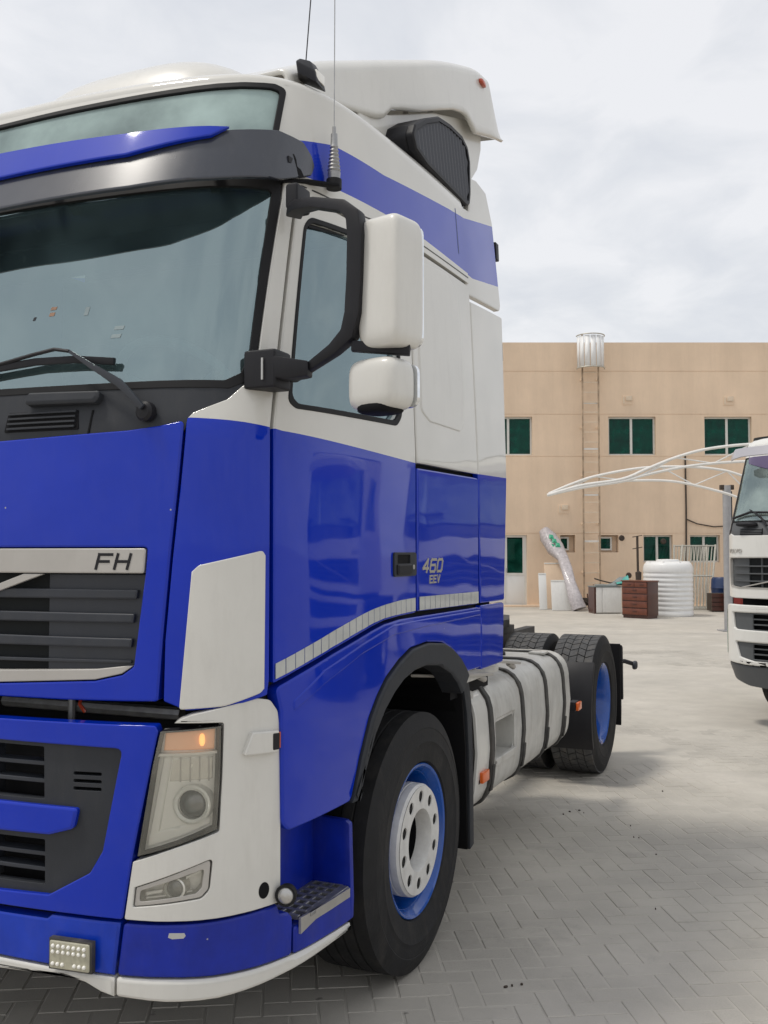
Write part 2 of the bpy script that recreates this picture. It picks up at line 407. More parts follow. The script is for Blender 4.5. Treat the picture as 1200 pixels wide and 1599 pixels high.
def dens(poly, L=.09):
    out = []
    for a, b in zip(poly, poly[1:]+poly[:1]):
        n = max(1, int(math.dist(a, b)/L)); out += [(a[0]+(b[0]-a[0])*k/n, a[1]+(b[1]-a[1])*k/n) for k in range(n)]
    return out
def offset_loops(poly, rs, n=4):
    """rounded outline as a function of how far it is drawn in; every offset has the same points"""
    m = len(poly); plan = []
    for i in range(m):
        p = Vector(poly[i]); a = Vector(poly[i-1])-p; b = Vector(poly[(i+1) % m])-p
        if rs[i] <= 0 or a.length < 1e-6 or b.length < 1e-6: plan.append(None); continue
        an = math.acos(max(-1, min(1, a.normalized().dot(b.normalized()))))
        if an > R(172): plan.append(None); continue
        t = min(rs[i]/math.tan(an/2), a.length*.48, b.length*.48)
        plan.append((t*math.tan(an/2), an, (-a.x)*b.y-(-a.y)*b.x > 0))
    def raw(d):
        q = inset(poly, d) if d else list(poly); out = []
        for i in range(m):
            if plan[i] is None: out.append(tuple(q[i])); continue
            r0, an, convex = plan[i]; r_ = max(.0005, r0-d) if convex else r0+d
            p = Vector(q[i]); a = (Vector(q[i-1])-p); b = (Vector(q[(i+1) % m])-p); t = min(r_/math.tan(an/2), a.length*.49, b.length*.49)
            s, e = p+a.normalized()*t, p+b.normalized()*t
            for k in range(n+1): u = k/n; out.append(tuple(s*(1-u)**2+p*2*u*(1-u)+e*u*u))
        return out
    base = raw(0); cnt = [max(1, int(math.dist(a, b)/.09)) for a, b in zip(base, base[1:]+base[:1])]
    def full(d):
        q = raw(d); out = []
        for (a, b), c in zip(zip(q, q[1:]+q[:1]), cnt): out += [(a[0]+(b[0]-a[0])*k/c, a[1]+(b[1]-a[1])*k/c) for k in range(c)]
        return out
    return full
class Flat:
    def __init__(s, o, u, v): s.o = Vector(o); s.u = Vector(u).normalized(); s.v = Vector(v).normalized(); s.n = s.u.cross(s.v)
    def nrm(s, a, b): return tuple(s.n)
    def off(s, a, b, d): return tuple(s.o+s.u*a+s.v*b+s.n*d)
def panel(name, poly, surf, m, parent=None, d=0.0, thick=.02, bev=.004, holes=(), grid=.07, r=.0, hr=.02, back=False):
    """a sheet with rounded edges laid on a surface: outline in (run, height), thickness inward"""
    loops = []; make = []
    for i, (p, rr) in enumerate([(poly, r)]+[(h, hr) for h in holes]):
        p = list(p); rs = list(rr) if isinstance(rr, (list, tuple)) else [rr]*len(p)
        if (area2(p) > 0) != (i == 0): p = p[::-1]; rs = rs[::-1]
        f = offset_loops(p, rs); make.append(f); loops.append(f(0))
    wid = abs(area2(loops[0]))/sum(math.dist(a, b) for a, b in zip(loops[0], loops[0][1:]+loops[0][:1]))   # about the width of a strip
    bev = min(bev, wid*.28); sup = min(bev*3, max(bev*1.2, wid*.36))
    bm = bmesh.new(); fill = []
    for q, f in zip(loops, make):
        rings = [(q, -bev), (f(bev), 0.0), (f(sup), 0.0)]
        vr = [[bm.verts.new((a, b, z)) for a, b in ring] for ring, z in rings]; n = len(q)
        for A, B in zip(vr, vr[1:]):
            for k in range(n): bm.faces.new((A[k], A[(k+1) % n], B[(k+1) % n], B[k]))
        for k in range(n): fill.append(bm.edges.get((vr[2][k], vr[2][(k+1) % n])))
    res = bmesh.ops.triangle_fill(bm, edges=fill, use_beauty=True, normal=(0, 0, 1))
    bmesh.ops.recalc_face_normals(bm, faces=bm.faces)
    if sum(f.normal.z*f.calc_area() for f in bm.faces) < 0: bmesh.ops.reverse_faces(bm, faces=bm.faces)
    if grid:
        xs = [v.co.x for v in bm.verts]; ys = [v.co.y for v in bm.verts]
        for ax, lo, hi in ((0, min(xs), max(xs)), (1, min(ys), max(ys))):
            n = int((hi-lo)/grid)
            for k in range(1, n+1):
                c = [0, 0, 0]; c[ax] = lo+(hi-lo)*k/(n+1); no = [0, 0, 0]; no[ax] = 1
                bmesh.ops.bisect_plane(bm, geom=bm.verts[:]+bm.edges[:]+bm.faces[:], plane_co=c, plane_no=no, dist=1e-6)
    bmesh.ops.remove_doubles(bm, verts=bm.verts, dist=2e-5)
    bm.verts.index_update(); bm.normal_update()
    vs = []; nr = []; fs = []
    for v in bm.verts:
        a, b, z = v.co; vs.append(surf.off(a, b, d+z)); nr.append(surf.nrm(a, b) if z > -1e-5 else (0, 0, 0))
    for f in bm.faces: fs.append([v.index for v in f.verts])
    vmap = {}
    def low(v):
        if v.index not in vmap:
            a, b, z = v.co; vmap[v.index] = (len(vs), len(vs)+1); vs.append(surf.off(a, b, d+z)); vs.append(surf.off(a, b, d-thick)); nr.append((0, 0, 0)); nr.append((0, 0, 0))
        return vmap[v.index]
    for e in bm.edges:
        if len(e.link_faces) == 1:
            l = e.link_loops[0]; a, b = l.vert, l.link_loop_next.vert
            (a0, a1), (b0, b1) = low(a), low(b); fs.append([b0, a0, a1, b1])
    if back:
        k = len(vs)
        for v in bm.verts: vs.append(surf.off(v.co.x, v.co.y, d-thick)); nr.append(tuple(-q for q in surf.nrm(v.co.x, v.co.y)))
        for f in bm.faces: fs.append([k+v.index for v in reversed(f.verts)])
    bm.free()
    me = bpy.data.meshes.new(name); me.from_pydata(vs, [], fs)
    me.polygons.foreach_set('use_smooth', [True]*len(me.polygons))
    me.normals_split_custom_set_from_vertices(nr); me.update()
    return link(name, me, m, parent)
def sym(half):
    """full-width outline from its right half, listed from the centre line below round to the centre line above"""
    return list(half)+[(-a, b) for a, b in reversed(half) if abs(a) > 1e-6]
def text(name, s, size, surf, a, b, m, parent, d=.003, shear=0, ext=.002, sx=1.0, track=1.0, flip=1, bold=.0):
    cu = bpy.data.curves.new(name, 'FONT'); cu.body = s; cu.size = size; cu.shear = shear; cu.extrude = ext; cu.align_x = 'CENTER'; cu.align_y = 'CENTER'; cu.space_character = track; cu.offset = bold; cu.resolution_u = 4
    o = bpy.data.objects.new(name, cu); COL.objects.link(o)
    dg = bpy.context.evaluated_depsgraph_get(); me = bpy.data.meshes.new_from_object(o.evaluated_get(dg)); bpy.data.objects.remove(o); bpy.data.curves.remove(cu)
    for v in me.vertices: v.co = surf.off(a+v.co.x*sx*flip, b+v.co.y, d+v.co.z)
    me.materials.clear(); return link(name, me, m, parent)

STROKES = {'4': [[(.78,0),(.78,1),(0,.28),(1,.28)]], '6': [[(1,1),(.15,1),(0,.85),(0,.12),(.12,0),(.88,0),(1,.12),(1,.42),(.88,.54),(0,.54)]], '0': [[(.15,0),(.85,0),(1,.15),(1,.85),(.85,1),(.15,1),(0,.85),(0,.15),(.15,0)]],
    'E': [[(1,1),(0,1),(0,0),(1,0)],[(0,.52),(.85,.52)]], 'V': [[(0,1),(.45,0),(1,1)]], 'F': [[(1,1),(0,1),(0,0)],[(0,.5),(.86,.5)]], 'H': [[(0,0),(0,1)],[(1,0),(1,1)],[(0,.5),(1,.5)]]}
def stroke_text(s, a0, b0, w_, h_, gap, th, surf, m, parent, d, shear=.25):
    """plain block letters cut from strip, one object per letter"""
    for i, ch in enumerate(s):
        mb = MB()
        for line in STROKES[ch]:
            q = [Vector((x*w_+y*h_*shear, y*h_)) for x, y in line]
            for p0, p1 in zip(q, q[1:]):
                e = (p1-p0).normalized()*th*.5; n_ = Vector((-e.y, e.x)); c4 = [p0-e-n_, p1+e-n_, p1+e+n_, p0-e+n_]
                lo = [surf.off(a0+i*(w_+gap)+c.x, b0+c.y, d-.003) for c in c4]; hi = [surf.off(a0+i*(w_+gap)+c.x, b0+c.y, d) for c in c4]
                mb.add(lo+hi, ((4,5,6,7),(0,1,5,4),(1,2,6,5),(2,3,7,6),(3,0,4,7)))
        mb.build('letter', m, parent, smooth=False)
# ------------------------------------------------------------------ the blue and white tractor truck
VIS = Plan([(0,-1.33),(.4,-1.318),(.7,-1.285),(.9,-1.235),(1.02,-1.17),(1.11,-1.07),(1.15,-.95),(1.165,-.82)], lambda z: 1, lambda z: (z-2.8)*.45, y0=-1.0, y1=-.6)
truck = empty('tractor_truck', (0,0,0), 0, 'blue and white tractor truck with tall roof filling the near side', 'truck')

# --- cab shell (dark inner skin with window openings), bulkhead, floor, ceiling
GLASS = [(0,2.158),(.665,2.152),(1.085,2.152),(1.133,2.178),(1.152,2.248),(1.161,2.795),(1.145,2.828),(0,2.828)]
SIDEWIN = [(1.322,2.125),(1.355,2.105),(2.02,2.13),(2.07,2.17),(2.07,2.70),(2.0,2.77),(1.35,2.725),(1.322,2.70)]
UPWIN = [(0,2.93),(1.128,2.93),(1.132,3.165),(1.10,3.172),(0,3.158)]
panel('cab_shell', sym([(0,1.22),(3.25,1.22),(3.25,2.80),(3.03,2.82),(3.03,3.19),(0,3.19)]), CAB, 'inside', truck, d=-.04, thick=.01, holes=(sym(GLASS), [(a+.03*(1 if a<1.7 else -1)*-1, b) for a, b in SIDEWIN], [(-a, b) for a, b in SIDEWIN], sym(UPWIN)), grid=.12, bev=.002, back=True)
mb = MB().box((-1.195,.56,1.2),(1.195,.615,3.12)).box((-1.0,.53,3.12),(1.0,.56,3.40)).box((-1.12,-1.15,1.18),(1.12,.56,1.24))
mb.build('bulkhead', 'inside', truck)
# --- bonnet
half = [(0,1.196),(.59,1.198),(.80,1.202),(.905,1.205),(.917,1.382),(.938,1.626),(.961,1.851),(.976,2.028),(.902,2.013),(.80,2.002),(.578,1.994),(.337,1.986),(0,1.982)]
hood = panel('bonnet', sym(half), CAB, 'blue_paint', truck, d=.006, thick=.05, bev=.006, grid=.06, r=.012,
    holes=[sym([(0,1.229),(.35,1.236),(.70,1.258),(.79,1.278),(.828,1.304),(.862,1.576),(.868,1.655),(0,1.655)])], hr=.012)
# --- grille
gr = empty('grille', parent=truck)
panel('backing', sym([(0,1.22),(.85,1.28),(.88,1.67),(0,1.67)]), CAB, 'black', gr, d=-.10, thick=.01, grid=.15)
panel('top_bar', sym([(0,1.576),(.858,1.578),(.864,1.651),(0,1.651)]), CAB, 'satin_trim', gr, d=.008, thick=.03, bev=.004, r=.008)
panel('bottom_bar', sym([(0,1.233),(.35,1.240),(.70,1.262),(.788,1.282),(.824,1.306),(.79,1.303),(.70,1.292),(.35,1.277),(0,1.271)]), CAB, 'satin_trim', gr, d=.004, thick=.03, bev=.003)
for s in (1, -1):
    panel('blanking_plate', [(s*.515,1.27),(s*.80,1.296),(s*.822,1.310),(s*.854,1.574),(s*.515,1.574)], CAB, 'slat_plastic', gr, d=-.022, thick=.03, bev=.003)
for z, e in ((1.518,.832),(1.447,.822),(1.374,.816)):
    panel('slat', sym([(0,z-.020),(e-.004,z-.016),(e,z+.010),(0,z+.012)]), CAB, 'slat_plastic', gr, d=-.004, thick=.05, bev=.005, r=.004)
panel('slat', sym([(0,1.30),(.81,1.312),(.81,1.32),(0,1.312)]), CAB, 'slat_plastic', gr, d=-.012, thick=.05, bev=.003)
panel('diagonal_bar', [(-.46,1.275),(-.42,1.275),(.515,1.574),(.44,1.574)], CAB, 'satin_trim', gr, d=.006, thick=.012, bev=.003)
MB().lathe([(-1.395,.052),(-1.395,.075),(-1.375,.078),(-1.375,.050)], 40, (0,0,1.425), 'y', True).build('round_emblem', 'satin_trim', gr)
stroke_text('FH', .702, 1.592, .042, .041, .020, .0085, CAB, 'dark_plastic', gr, .0095, .28)
# --- corner panels with pillar, and the white insert
for s in (1,):
    panel('corner_panel', [(.922,1.206),(.99,1.180),(1.10,1.186),(1.236,1.214),(1.243,1.26),(1.243,2.02),(1.246,2.24),(1.249,2.43),(1.250,2.73),(1.248,2.86),(1.195,2.86),(1.197,2.774),(1.186,2.50),(1.178,2.24),(1.150,2.150),(1.096,2.094),(1.0,2.052),(.985,2.034),(.969,1.851),(.946,1.626),(.925,1.382)], CAB, 'cab_paint', truck, d=.004, thick=.04, bev=.005, grid=.05, r=.006)
    panel('corner_insert', [(.972,1.184),(1.098,1.192),(1.205,1.224),(1.217,1.236),(1.219,1.63),(1.209,1.645),(1.025,1.602),(1.005,1.583)], CAB, 'white_paint', truck, d=.016, thick=.014, bev=.004, grid=.04, r=[.008,.1,.03,0,.004,.012,.025,.0])
# --- cowl
cow = panel('cowl', sym([(0,1.95),(.97,1.99),(1.0,2.046),(1.096,2.088),(1.149,2.138),(1.170,2.18),(1.163,2.20),(1.148,2.160),(1.100,2.136),(.31,2.142),(0,2.146)]), CAB, 'grey_plastic', truck, d=-.003, thick=.03, bev=.004, grid=.06)
for s in (1, -1):
    panel('vent_recess', [(s*.352,2.012),(s*.628,2.012),(s*.622,2.074),(s*.358,2.076)], CAB, 'black', cow, d=-.0015, thick=.004, bev=.001, r=.006)
    for k in range(4):
        z = 2.019+k*.0155
        panel('vent_slat', [(s*.365,z),(s*.616,z),(s*.616,z+.006),(s*.365,z+.006)], CAB, 'grey_plastic', cow, d=.006, thick=.008, bev=.001, grid=.1)
    panel('grab_bar', [(s*.440,2.090),(s*.690,2.086),(s*.702,2.100),(s*.702,2.122),(s*.445,2.128),(s*.432,2.108)], CAB, 'grey_plastic', cow, d=.030, thick=.036, bev=.012, r=.012)
    panel('drain_seam', [(s*.660,1.996),(s*.666,1.996),(s*.676,2.07),(s*.670,2.07)], CAB, 'black', cow, d=.0005, thick=.004, bev=.0005, grid=0)
# --- windscreen
ws = panel('windscreen', sym(GLASS), CAB, 'screen_glass', truck, d=-.008, thick=.006, bev=.001, grid=.07, r=.02)
panel('seal', sym([(0,2.136),(1.100,2.129),(1.148,2.152),(1.174,2.227),(1.193,2.774),(1.183,2.86),(0,2.86)]), CAB, 'rubber', ws, d=.0, thick=.03, bev=.002, holes=[sym([(0,2.160),(.665,2.154),(1.083,2.154),(1.131,2.180),(1.150,2.248),(1.159,2.79),(1.143,2.80),(0,2.80)])], hr=.02, r=.03, grid=.08)
uw = panel('upper_window', sym(UPWIN), CAB, 'upper_glass', truck, d=-.004, thick=.006, bev=.001, grid=.07, r=.02)
panel('seal', sym([(0,2.915),(1.148,2.915),(1.153,3.178),(1.11,3.192),(0,3.174)]), CAB, 'rubber', uw, d=.007, thick=.03, bev=.0018, holes=[sym(UPWIN)], hr=.02, r=.03, grid=.08)
# stickers behind the glass
for t_, z_, w_, h_, m_ in ((.455,2.42,.022,.010,'sticker_orange'),(.452,2.40,.020,.012,'sticker_orange'),(.585,2.40,.016,.028,'sticker_pale'),(.715,2.335,.034,.012,'sticker_pale'),(.708,2.308,.034,.012,'sticker_pale'),(.385,2.39,.010,.012,'grey_plastic')):
    panel('sticker', [(t_-w_/2,z_-h_/2),(t_+w_/2,z_-h_/2),(t_+w_/2+.004,z_+h_/2),(t_-w_/2+.004,z_+h_/2)], CAB, m_, ws, d=-.0070, thick=.0005, bev=.0002, grid=0)
# --- wipers
for s in (1, -1):
    wi = empty('wiper', parent=truck)
    P = lambda t_, z_, d_: Vector(CAB.off(s*t_, z_, d_))
    MB().lathe([(0,.03),(.022,.03),(.03,.022),(.032,0)], 16, (0,0,0), 'y').build('pivot_cap', 'dark_plastic', wi, origin=None).matrix_local = Matrix.Translation(P(.862,2.056,.0)) @ Matrix.Rotation(PI, 4, 'Z')
    a = MB(); ribbon(a, [P(.862,2.056,.04), P(.82,2.098,.044), P(.778,2.134,.046), P(.68,2.190,.044), P(.60,2.238,.040), P(.585,2.246,.040)], [.018,.020,.024,.018,.011,.010], [.012,.012,.014,.011,.008,.008], up=(0,-1,0)); a.build('arm', 'slat_plastic', wi, bevel=.003)
    a = MB(); a.tube([P(.585,2.246,.040), P(.53,2.256,.04), P(.45,2.246,.036), P(.33,2.228,.03), P(.20,2.214,.03)], .006, 6); a.build('blade_link', 'dark_plastic', wi)
    a = MB(); ribbon(a, [P(.735,2.214,.016), P(.6,2.226,.022), P(.45,2.228,.022), P(.3,2.216,.022), P(.05,2.19,.022), P(-.0,2.185,.016)], .022, .014, up=(0,-1,0)); a.build('blade', 'dark_plastic', wi, bevel=.002)
# --- doors
DB = [(2.205,1.406),(2.06,1.402),(1.93,1.394),(1.83,1.378),(1.734,1.358),(1.563,1.322),(1.383,1.279),(1.259,1.246)]
def zseam(t_): return 2.815+.055*sstep(1.6, 2.4, t_)+.01*sstep(2.4, 2.95, t_)
def make_door():
    door = panel('door', DB+[(1.257,1.76),(1.256,2.02),(1.258,2.24),(1.262,2.43),(1.264,2.73),(1.264,2.808)]+[(t_, zseam(t_)-.012) for t_ in (1.45,1.6,1.8,2.0,2.205)], CAB, 'cab_paint', truck, d=.004, thick=.035, bev=.005, grid=.06, r=.006, holes=[SIDEWIN], hr=.05)
    win = panel('window', SIDEWIN, CAB, 'side_glass', door, d=-.018, thick=.005, bev=.001, grid=.08, r=.05)
    panel('window_seal', [(1.306,2.105),(1.345,2.088),(2.04,2.112),(2.088,2.155),(2.088,2.72),(2.01,2.788),(1.335,2.742),(1.306,2.705)], CAB, 'rubber', door, d=.007, thick=.012, bev=.0018, holes=[SIDEWIN], hr=.05, r=.06, grid=.1)
    h = panel('handle', [(1.994,1.549),(2.194,1.549),(2.194,1.639),(1.994,1.639)], CAB, 'grey_plastic', door, d=.012, thick=.02, bev=.0012, r=.014, holes=[[(2.02,1.597),(2.135,1.597),(2.135,1.630),(2.02,1.630)]], hr=.004)
    panel('handle_well', [(2.015,1.592),(2.14,1.592),(2.14,1.634),(2.015,1.634)], CAB, 'black', door, d=.0065, thick=.004, bev=.001, grid=0)
    panel('handle_flap', [(2.012,1.556),(2.138,1.556),(2.138,1.594),(2.012,1.594)], CAB, 'dark_plastic', door, d=.022, thick=.02, bev=.006, r=.006)
    panel('lock', fillet([(2.158,1.574),(2.174,1.574),(2.174,1.592),(2.158,1.592)], .008), CAB, 'silver', door, d=.014, thick=.006, bev=.001, grid=0)
    panel('window_channel', [(1.352,2.735),(1.62,2.762),(1.62,2.742),(1.352,2.712)], CAB, 'dark_plastic', door, d=-.008, thick=.01, bev=.002, grid=.1)
    return door
SA = [(1.262,1.304),(1.383,1.337),(1.562,1.383),(1.734,1.421),(1.83,1.438),(1.93,1.450),(2.06,1.460),(2.200,1.464)]
SB = [(1.262,1.258),(1.383,1.290),(1.563,1.334),(1.734,1.370),(1.83,1.389),(1.93,1.402),(2.06,1.410),(2.200,1.413)]
def lerp_path(P_, t_):
    for a, b in zip(P_, P_[1:]):
        if a[0] <= t_ <= b[0]: return a[1]+(b[1]-a[1])*(t_-a[0])/(b[0]-a[0])
    return P_[-1][1] if t_ > P_[-1][0] else P_[0][1]
def tiles(t0, t1, w_, gap, up, lo, parent, d0=.0056):
    n = int(round((t1-t0)/w_)); w2 = (t1-t0)/n
    for k in range(n):
        a, b = t0+k*w2+gap/2, t0+(k+1)*w2-gap/2
        q = random.uniform(-.0008, .0008)
        panel('reflective_tile', [(a,lerp_path(lo,a)+q),(b,lerp_path(lo,b)+q),(b+random.uniform(-.001,.001),lerp_path(up,b)),(a,lerp_path(up,a))], CAB, 'tape', parent, d=d0+random.uniform(0,.0006), thick=.0012, bev=.0004, grid=0)
door = make_door()
tiles(1.263, 2.198, .0445, .0035, SA, SB, door)
panel('tile_backing', [q for q in SB]+[q for q in reversed(SA)], CAB, 'tape_gap', door, d=.0048, thick=.001, bev=.0004, grid=.07)
# --- sleeper side: white upper panel with a pressed rectangle, blue locker hatch
def make_sleeper():
    up = panel('sleeper_panel', [(2.222,1.990),(2.944,1.996),(2.938,2.30),(2.925,zseam(2.92)-.012),(2.6,zseam(2.6)-.012),(2.222,zseam(2.222)-.012)], CAB, 'cab_paint', truck, d=.003, thick=.03, bev=.005, grid=.07)
    panel('pressed_rectangle', [(2.27,2.20),(2.36,2.165),(2.72,2.165),(2.775,2.22),(2.79,2.50),(2.745,2.80),(2.62,2.85),(2.27,2.815)], CAB, 'white_paint', up, d=.0085, thick=.008, bev=.007, grid=.06, r=[.04,.04,.05,.05,.02,.09,.05,.05])
    hatch = panel('locker_hatch', [(2.222,1.410),(2.940,1.404),(2.942,1.978),(2.222,1.968)], CAB, 'cab_paint', truck, d=.006, thick=.035, bev=.007, grid=.06, r=.012)
    return up, hatch
slp, hatch = make_sleeper()
tiles(2.230, 2.934, .054, .0045, [(2.2,1.466),(2.95,1.460)], [(2.2,1.414),(2.95,1.408)], hatch, .0082)
panel('tile_backing', [(2.228,1.414),(2.936,1.408),(2.936,1.460),(2.228,1.466)], CAB, 'tape_gap', hatch, d=.0072, thick=.001, bev=.0004)
stroke_text('460', 2.262, 1.562, .052, .048, .022, .010, CAB, 'badge', hatch, .0085, .35)
stroke_text('EEV', 2.335, 1.518, .026, .027, .014, .0065, CAB, 'badge', hatch, .0085, .12)
# --- front wing below the door, arch trim, liner
ARCH = [(1.668,.805),(1.681,.817),(1.735,.94),(1.805,1.065),(1.865,1.13),(1.93,1.183),(2.04,1.237),(2.152,1.274),(2.308,1.284),(2.481,1.268),(2.58,1.236),(2.672,1.191),(2.735,1.144)]
wing = panel('front_wing', [(1.268,1.230),(1.290,1.16),(1.298,.820),(1.325,.794)]+ARCH+[(2.80,1.115),(2.972,1.112),(2.972,1.388),(2.6,1.389),(2.213,1.389),(2.06,1.388),(1.93,1.378),(1.83,1.361),(1.734,1.341),(1.563,1.306),(1.383,1.262)], CAB, 'blue_paint', truck, d=.006, thick=.05, bev=.007, grid=.05, r=[.02,0,.03,.03,.0]+[0]*15+[.0]*8)
panel('swage', [(2.0,1.374),(2.3,1.377),(2.960,1.376),(2.960,1.352),(2.3,1.345),(2.0,1.335),(1.75,1.290),(1.5,1.215),(1.34,1.150),(1.34,1.185),(1.5,1.262),(1.75,1.325)], CAB, 'blue_paint', wing, d=.0115, thick=.008, bev=.006, grid=.05, r=.01)
IN = [(1.700,.800),(1.760,.893),(1.83,1.0),(1.904,1.072),(1.98,1.123),(2.065,1.163),(2.17,1.188),(2.285,1.195),(2.42,1.180),(2.554,1.134),(2.63,1.085),(2.69,1.03)]
arch = panel('wheel_arch_trim', [(a+.002, b-.004) for a, b in ARCH]+[(2.775,1.10)]+IN[::-1], CAB, 'grey_plastic', truck, d=.022, thick=.10, bev=.010, grid=.05)
mb = MB(); rr = [[(x, .66*math.cos(R(a_))+.03, .55+.64*math.sin(R(a_))) for a_ in range(-8, 176, 8)] for x in (.62, 1.15)]
mb.loft(rr, close=False); liner = mb.build('wheel_arch_liner', 'black', truck)
mb = MB().prism([(.03+.70*math.cos(R(a_)), .50+.70*math.sin(R(a_))) for a_ in range(0, 181, 10)], .60, .63, 'x'); mb.build('inner_arch_wall', 'black', truck)
# --- side deflectors behind the cab
dl = panel('side_deflector', [(2.982,1.405),(3.36,1.402),(3.405,1.9),(3.42,2.10),(3.450,2.840),(2.936,2.800),(2.952,2.30),(2.958,2.0)], CAB, 'cab_paint', truck, d=.003, thick=.03, bev=.006, grid=.06, r=.012, back=True)
dl2 = panel('side_deflector', [(2.984,1.10),(3.33,1.10),(3.352,1.392),(2.984,1.394)], CAB, 'blue_paint', truck, d=.004, thick=.03, bev=.007, grid=.06, r=.015, back=True)
ud = panel('upper_deflector', [(2.930,2.832),(3.440,2.872),(3.455,2.90),(3.421,3.052),(3.366,3.301),(3.274,3.432),(3.12,3.44),(3.03,3.42),(2.99,3.245),(2.80,3.225),(2.815,3.182),(2.872,2.96)], CAB, 'cab_paint', truck, d=-.004, thick=.03, bev=.006, grid=.06, r=.008, back=True)
panel('inner_deflector', [(-.30,3.20),(.9,3.20),(1.04,3.55),(1.14,3.64),(1.20,3.77),(1.20,3.92),(.5,3.68),(0,3.46),(-.30,3.36)], Flat((1.075,0,0),(0,1,0),(0,0,1)), 'white_paint', truck, d=0, thick=.02, bev=.006, grid=.1, r=.02, back=True)
for z in (2.62, 3.14):
    panel('hinge', [(3.43,z),(3.475,z),(3.475,z+.09),(3.43,z+.09)], CAB, 'dark_plastic', dl, d=-.006, thick=.02, bev=.003, grid=0)
# --- roof: band above the doors, then the dome
band = panel('roof_band', sym([(0,2.862)]+[(1.18,2.872)]+[(t_, zseam(t_)) for t_ in (1.262,1.6,1.8,2.0,2.2,2.4,2.7,2.922)]+[(2.872,3.175),(2.868,3.20),(0,3.20)]), CAB, 'cab_paint', truck, d=.003, thick=.03, bev=.0018, grid=.06, holes=[sym([(0,2.922),(1.138,2.922),(1.143,3.172),(1.108,3.184),(0,3.168)])], hr=.02)
panel('gutter', [(t_, zseam(t_)+.022) for t_ in (1.27,1.6,1.8,2.0,2.2,2.4,2.7,2.915)]+[(t_, zseam(t_)+.028) for t_ in (2.915,2.7,2.4,2.2,2.0,1.8,1.6,1.27)], CAB, 'strap', band, d=.0036, thick=.001, bev=.0003, grid=.1)
panel('band_groove', [(2.79,2.985),(2.803,2.985),(2.775,3.185),(2.765,3.185)], CAB, 'tape_gap', band, d=.0036, thick=.001, bev=.0003, grid=0)
def ztop(y): return 3.285+.14*sstep(-.9, .8, y)
rows = []
ts = [-2.868+5.736*i/90 for i in range(91)]
def roofpt(t_, ph):
    bx, by, bz = CAB.off(t_, 3.197, .003); cy = max(by, -.45)
    c, s_ = max(0.0, math.cos(ph))**.42, math.sin(ph)**.85
    return (bx*c, cy+(by-cy)*c, 3.197+(ztop(by+(cy-by)*(1-c))-3.197)*s_)
mb = MB(); mb.loft([[roofpt(t_, PI/2*k/16) for t_ in ts] for k in range(17)], close=False)
roof = mb.build('roof', 'cab_paint', truck, ang=60)
# low dome on the roof ahead of the air deflector
mb = MB(); rings = []
for k in range(13):
    ph = PI/2*k/12; c, s_ = math.cos(ph)**.55, math.sin(ph)**.8
    rings.append([(-.03+.66*c*math.copysign(abs(math.cos(a_))**.6, math.cos(a_)), -.02+.46*c*math.copysign(abs(math.sin(a_))**.7, math.sin(a_)), 3.30+.46*s_) for a_ in [2*PI*q/40 for q in range(40)]])
mb.loft(rings, cap=False).build('roof_dome', 'white_paint', truck, ang=60)
# --- roof air deflector
TOP = catmull([(-.80,3.29),(-.55,3.44),(-.30,3.56),(.10,3.745),(.55,3.95),(.90,4.09),(1.05,4.14),(1.20,4.165)], 6)
BOT = [(-.80,3.22),(-.68,3.25),(-.12,3.385),(-.07,3.45),(.20,3.55),(.62,3.735),(.78,3.785),(.84,3.775),(.93,3.745),(1.42,3.90)]
def zb(y):
    for a, b in zip(BOT, BOT[1:]):
        if a[0] <= y <= b[0]: return a[1]+(b[1]-a[1])*(y-a[0])/(b[0]-a[0])
    return BOT[-1][1]
def wx(y): return 1.06+.075*sstep(-.7, .5, y)
rings = []
ys = [q[0] for q in TOP]+[1.24,1.28,1.32,1.37,1.41]
ztp = dict(TOP)
def zt(y):
    if y <= 1.20:
        for a, b in zip(TOP, TOP[1:]):
            if a[0] <= y <= b[0]: return a[1]+(b[1]-a[1])*(y-a[0])/(b[0]-a[0])
    return 4.165-(y-1.20)*1.2
for y in ys:
    z1, z0, x1 = zt(y), zb(y), wx(y); h = z1-z0; ring = []
    rad = min(.06, h*.6)
    prof = [(x1, z0)]+[(x1-.012*k/6, z0+(h-rad)*k/6) for k in range(1, 7)]+[(x1-.012-rad*(1-math.cos(R(a_))), z1-rad+rad*math.sin(R(a_))) for a_ in (15,30,45,60,75,90)]
    prof += [((x1-.012-rad)*(1-k/8), z1+.05*math.sin(PI/2*k/8)*min(1, (y+.8)/.5)) for k in range(1, 9)]
    ring = prof+[(-a, b) for a, b in reversed(prof[:-1])]
    rings.append([(a, y, b) for a, b in ring])
mb = MB().loft(rings, close=False); fair = mb.build('roof_air_deflector', 'white_paint', truck, ang=50)
sol = fair.modifiers.new('thickness', 'SOLIDIFY'); sol.thickness = .016; sol.offset = -1
superbox((1.130,1.06,4.06),(.014,.042,.014),3,14,8).build('marker_lamp', 'red_lens', fair)
for s in (1, -1):
    mb = MB().tube([(s*.9,.5,3.4),(s*.9,.62,3.9)], .015).tube([(s*.9,.58,3.4),(s*.9,.95,3.95)], .015); mb.build('strut', 'steel', fair)
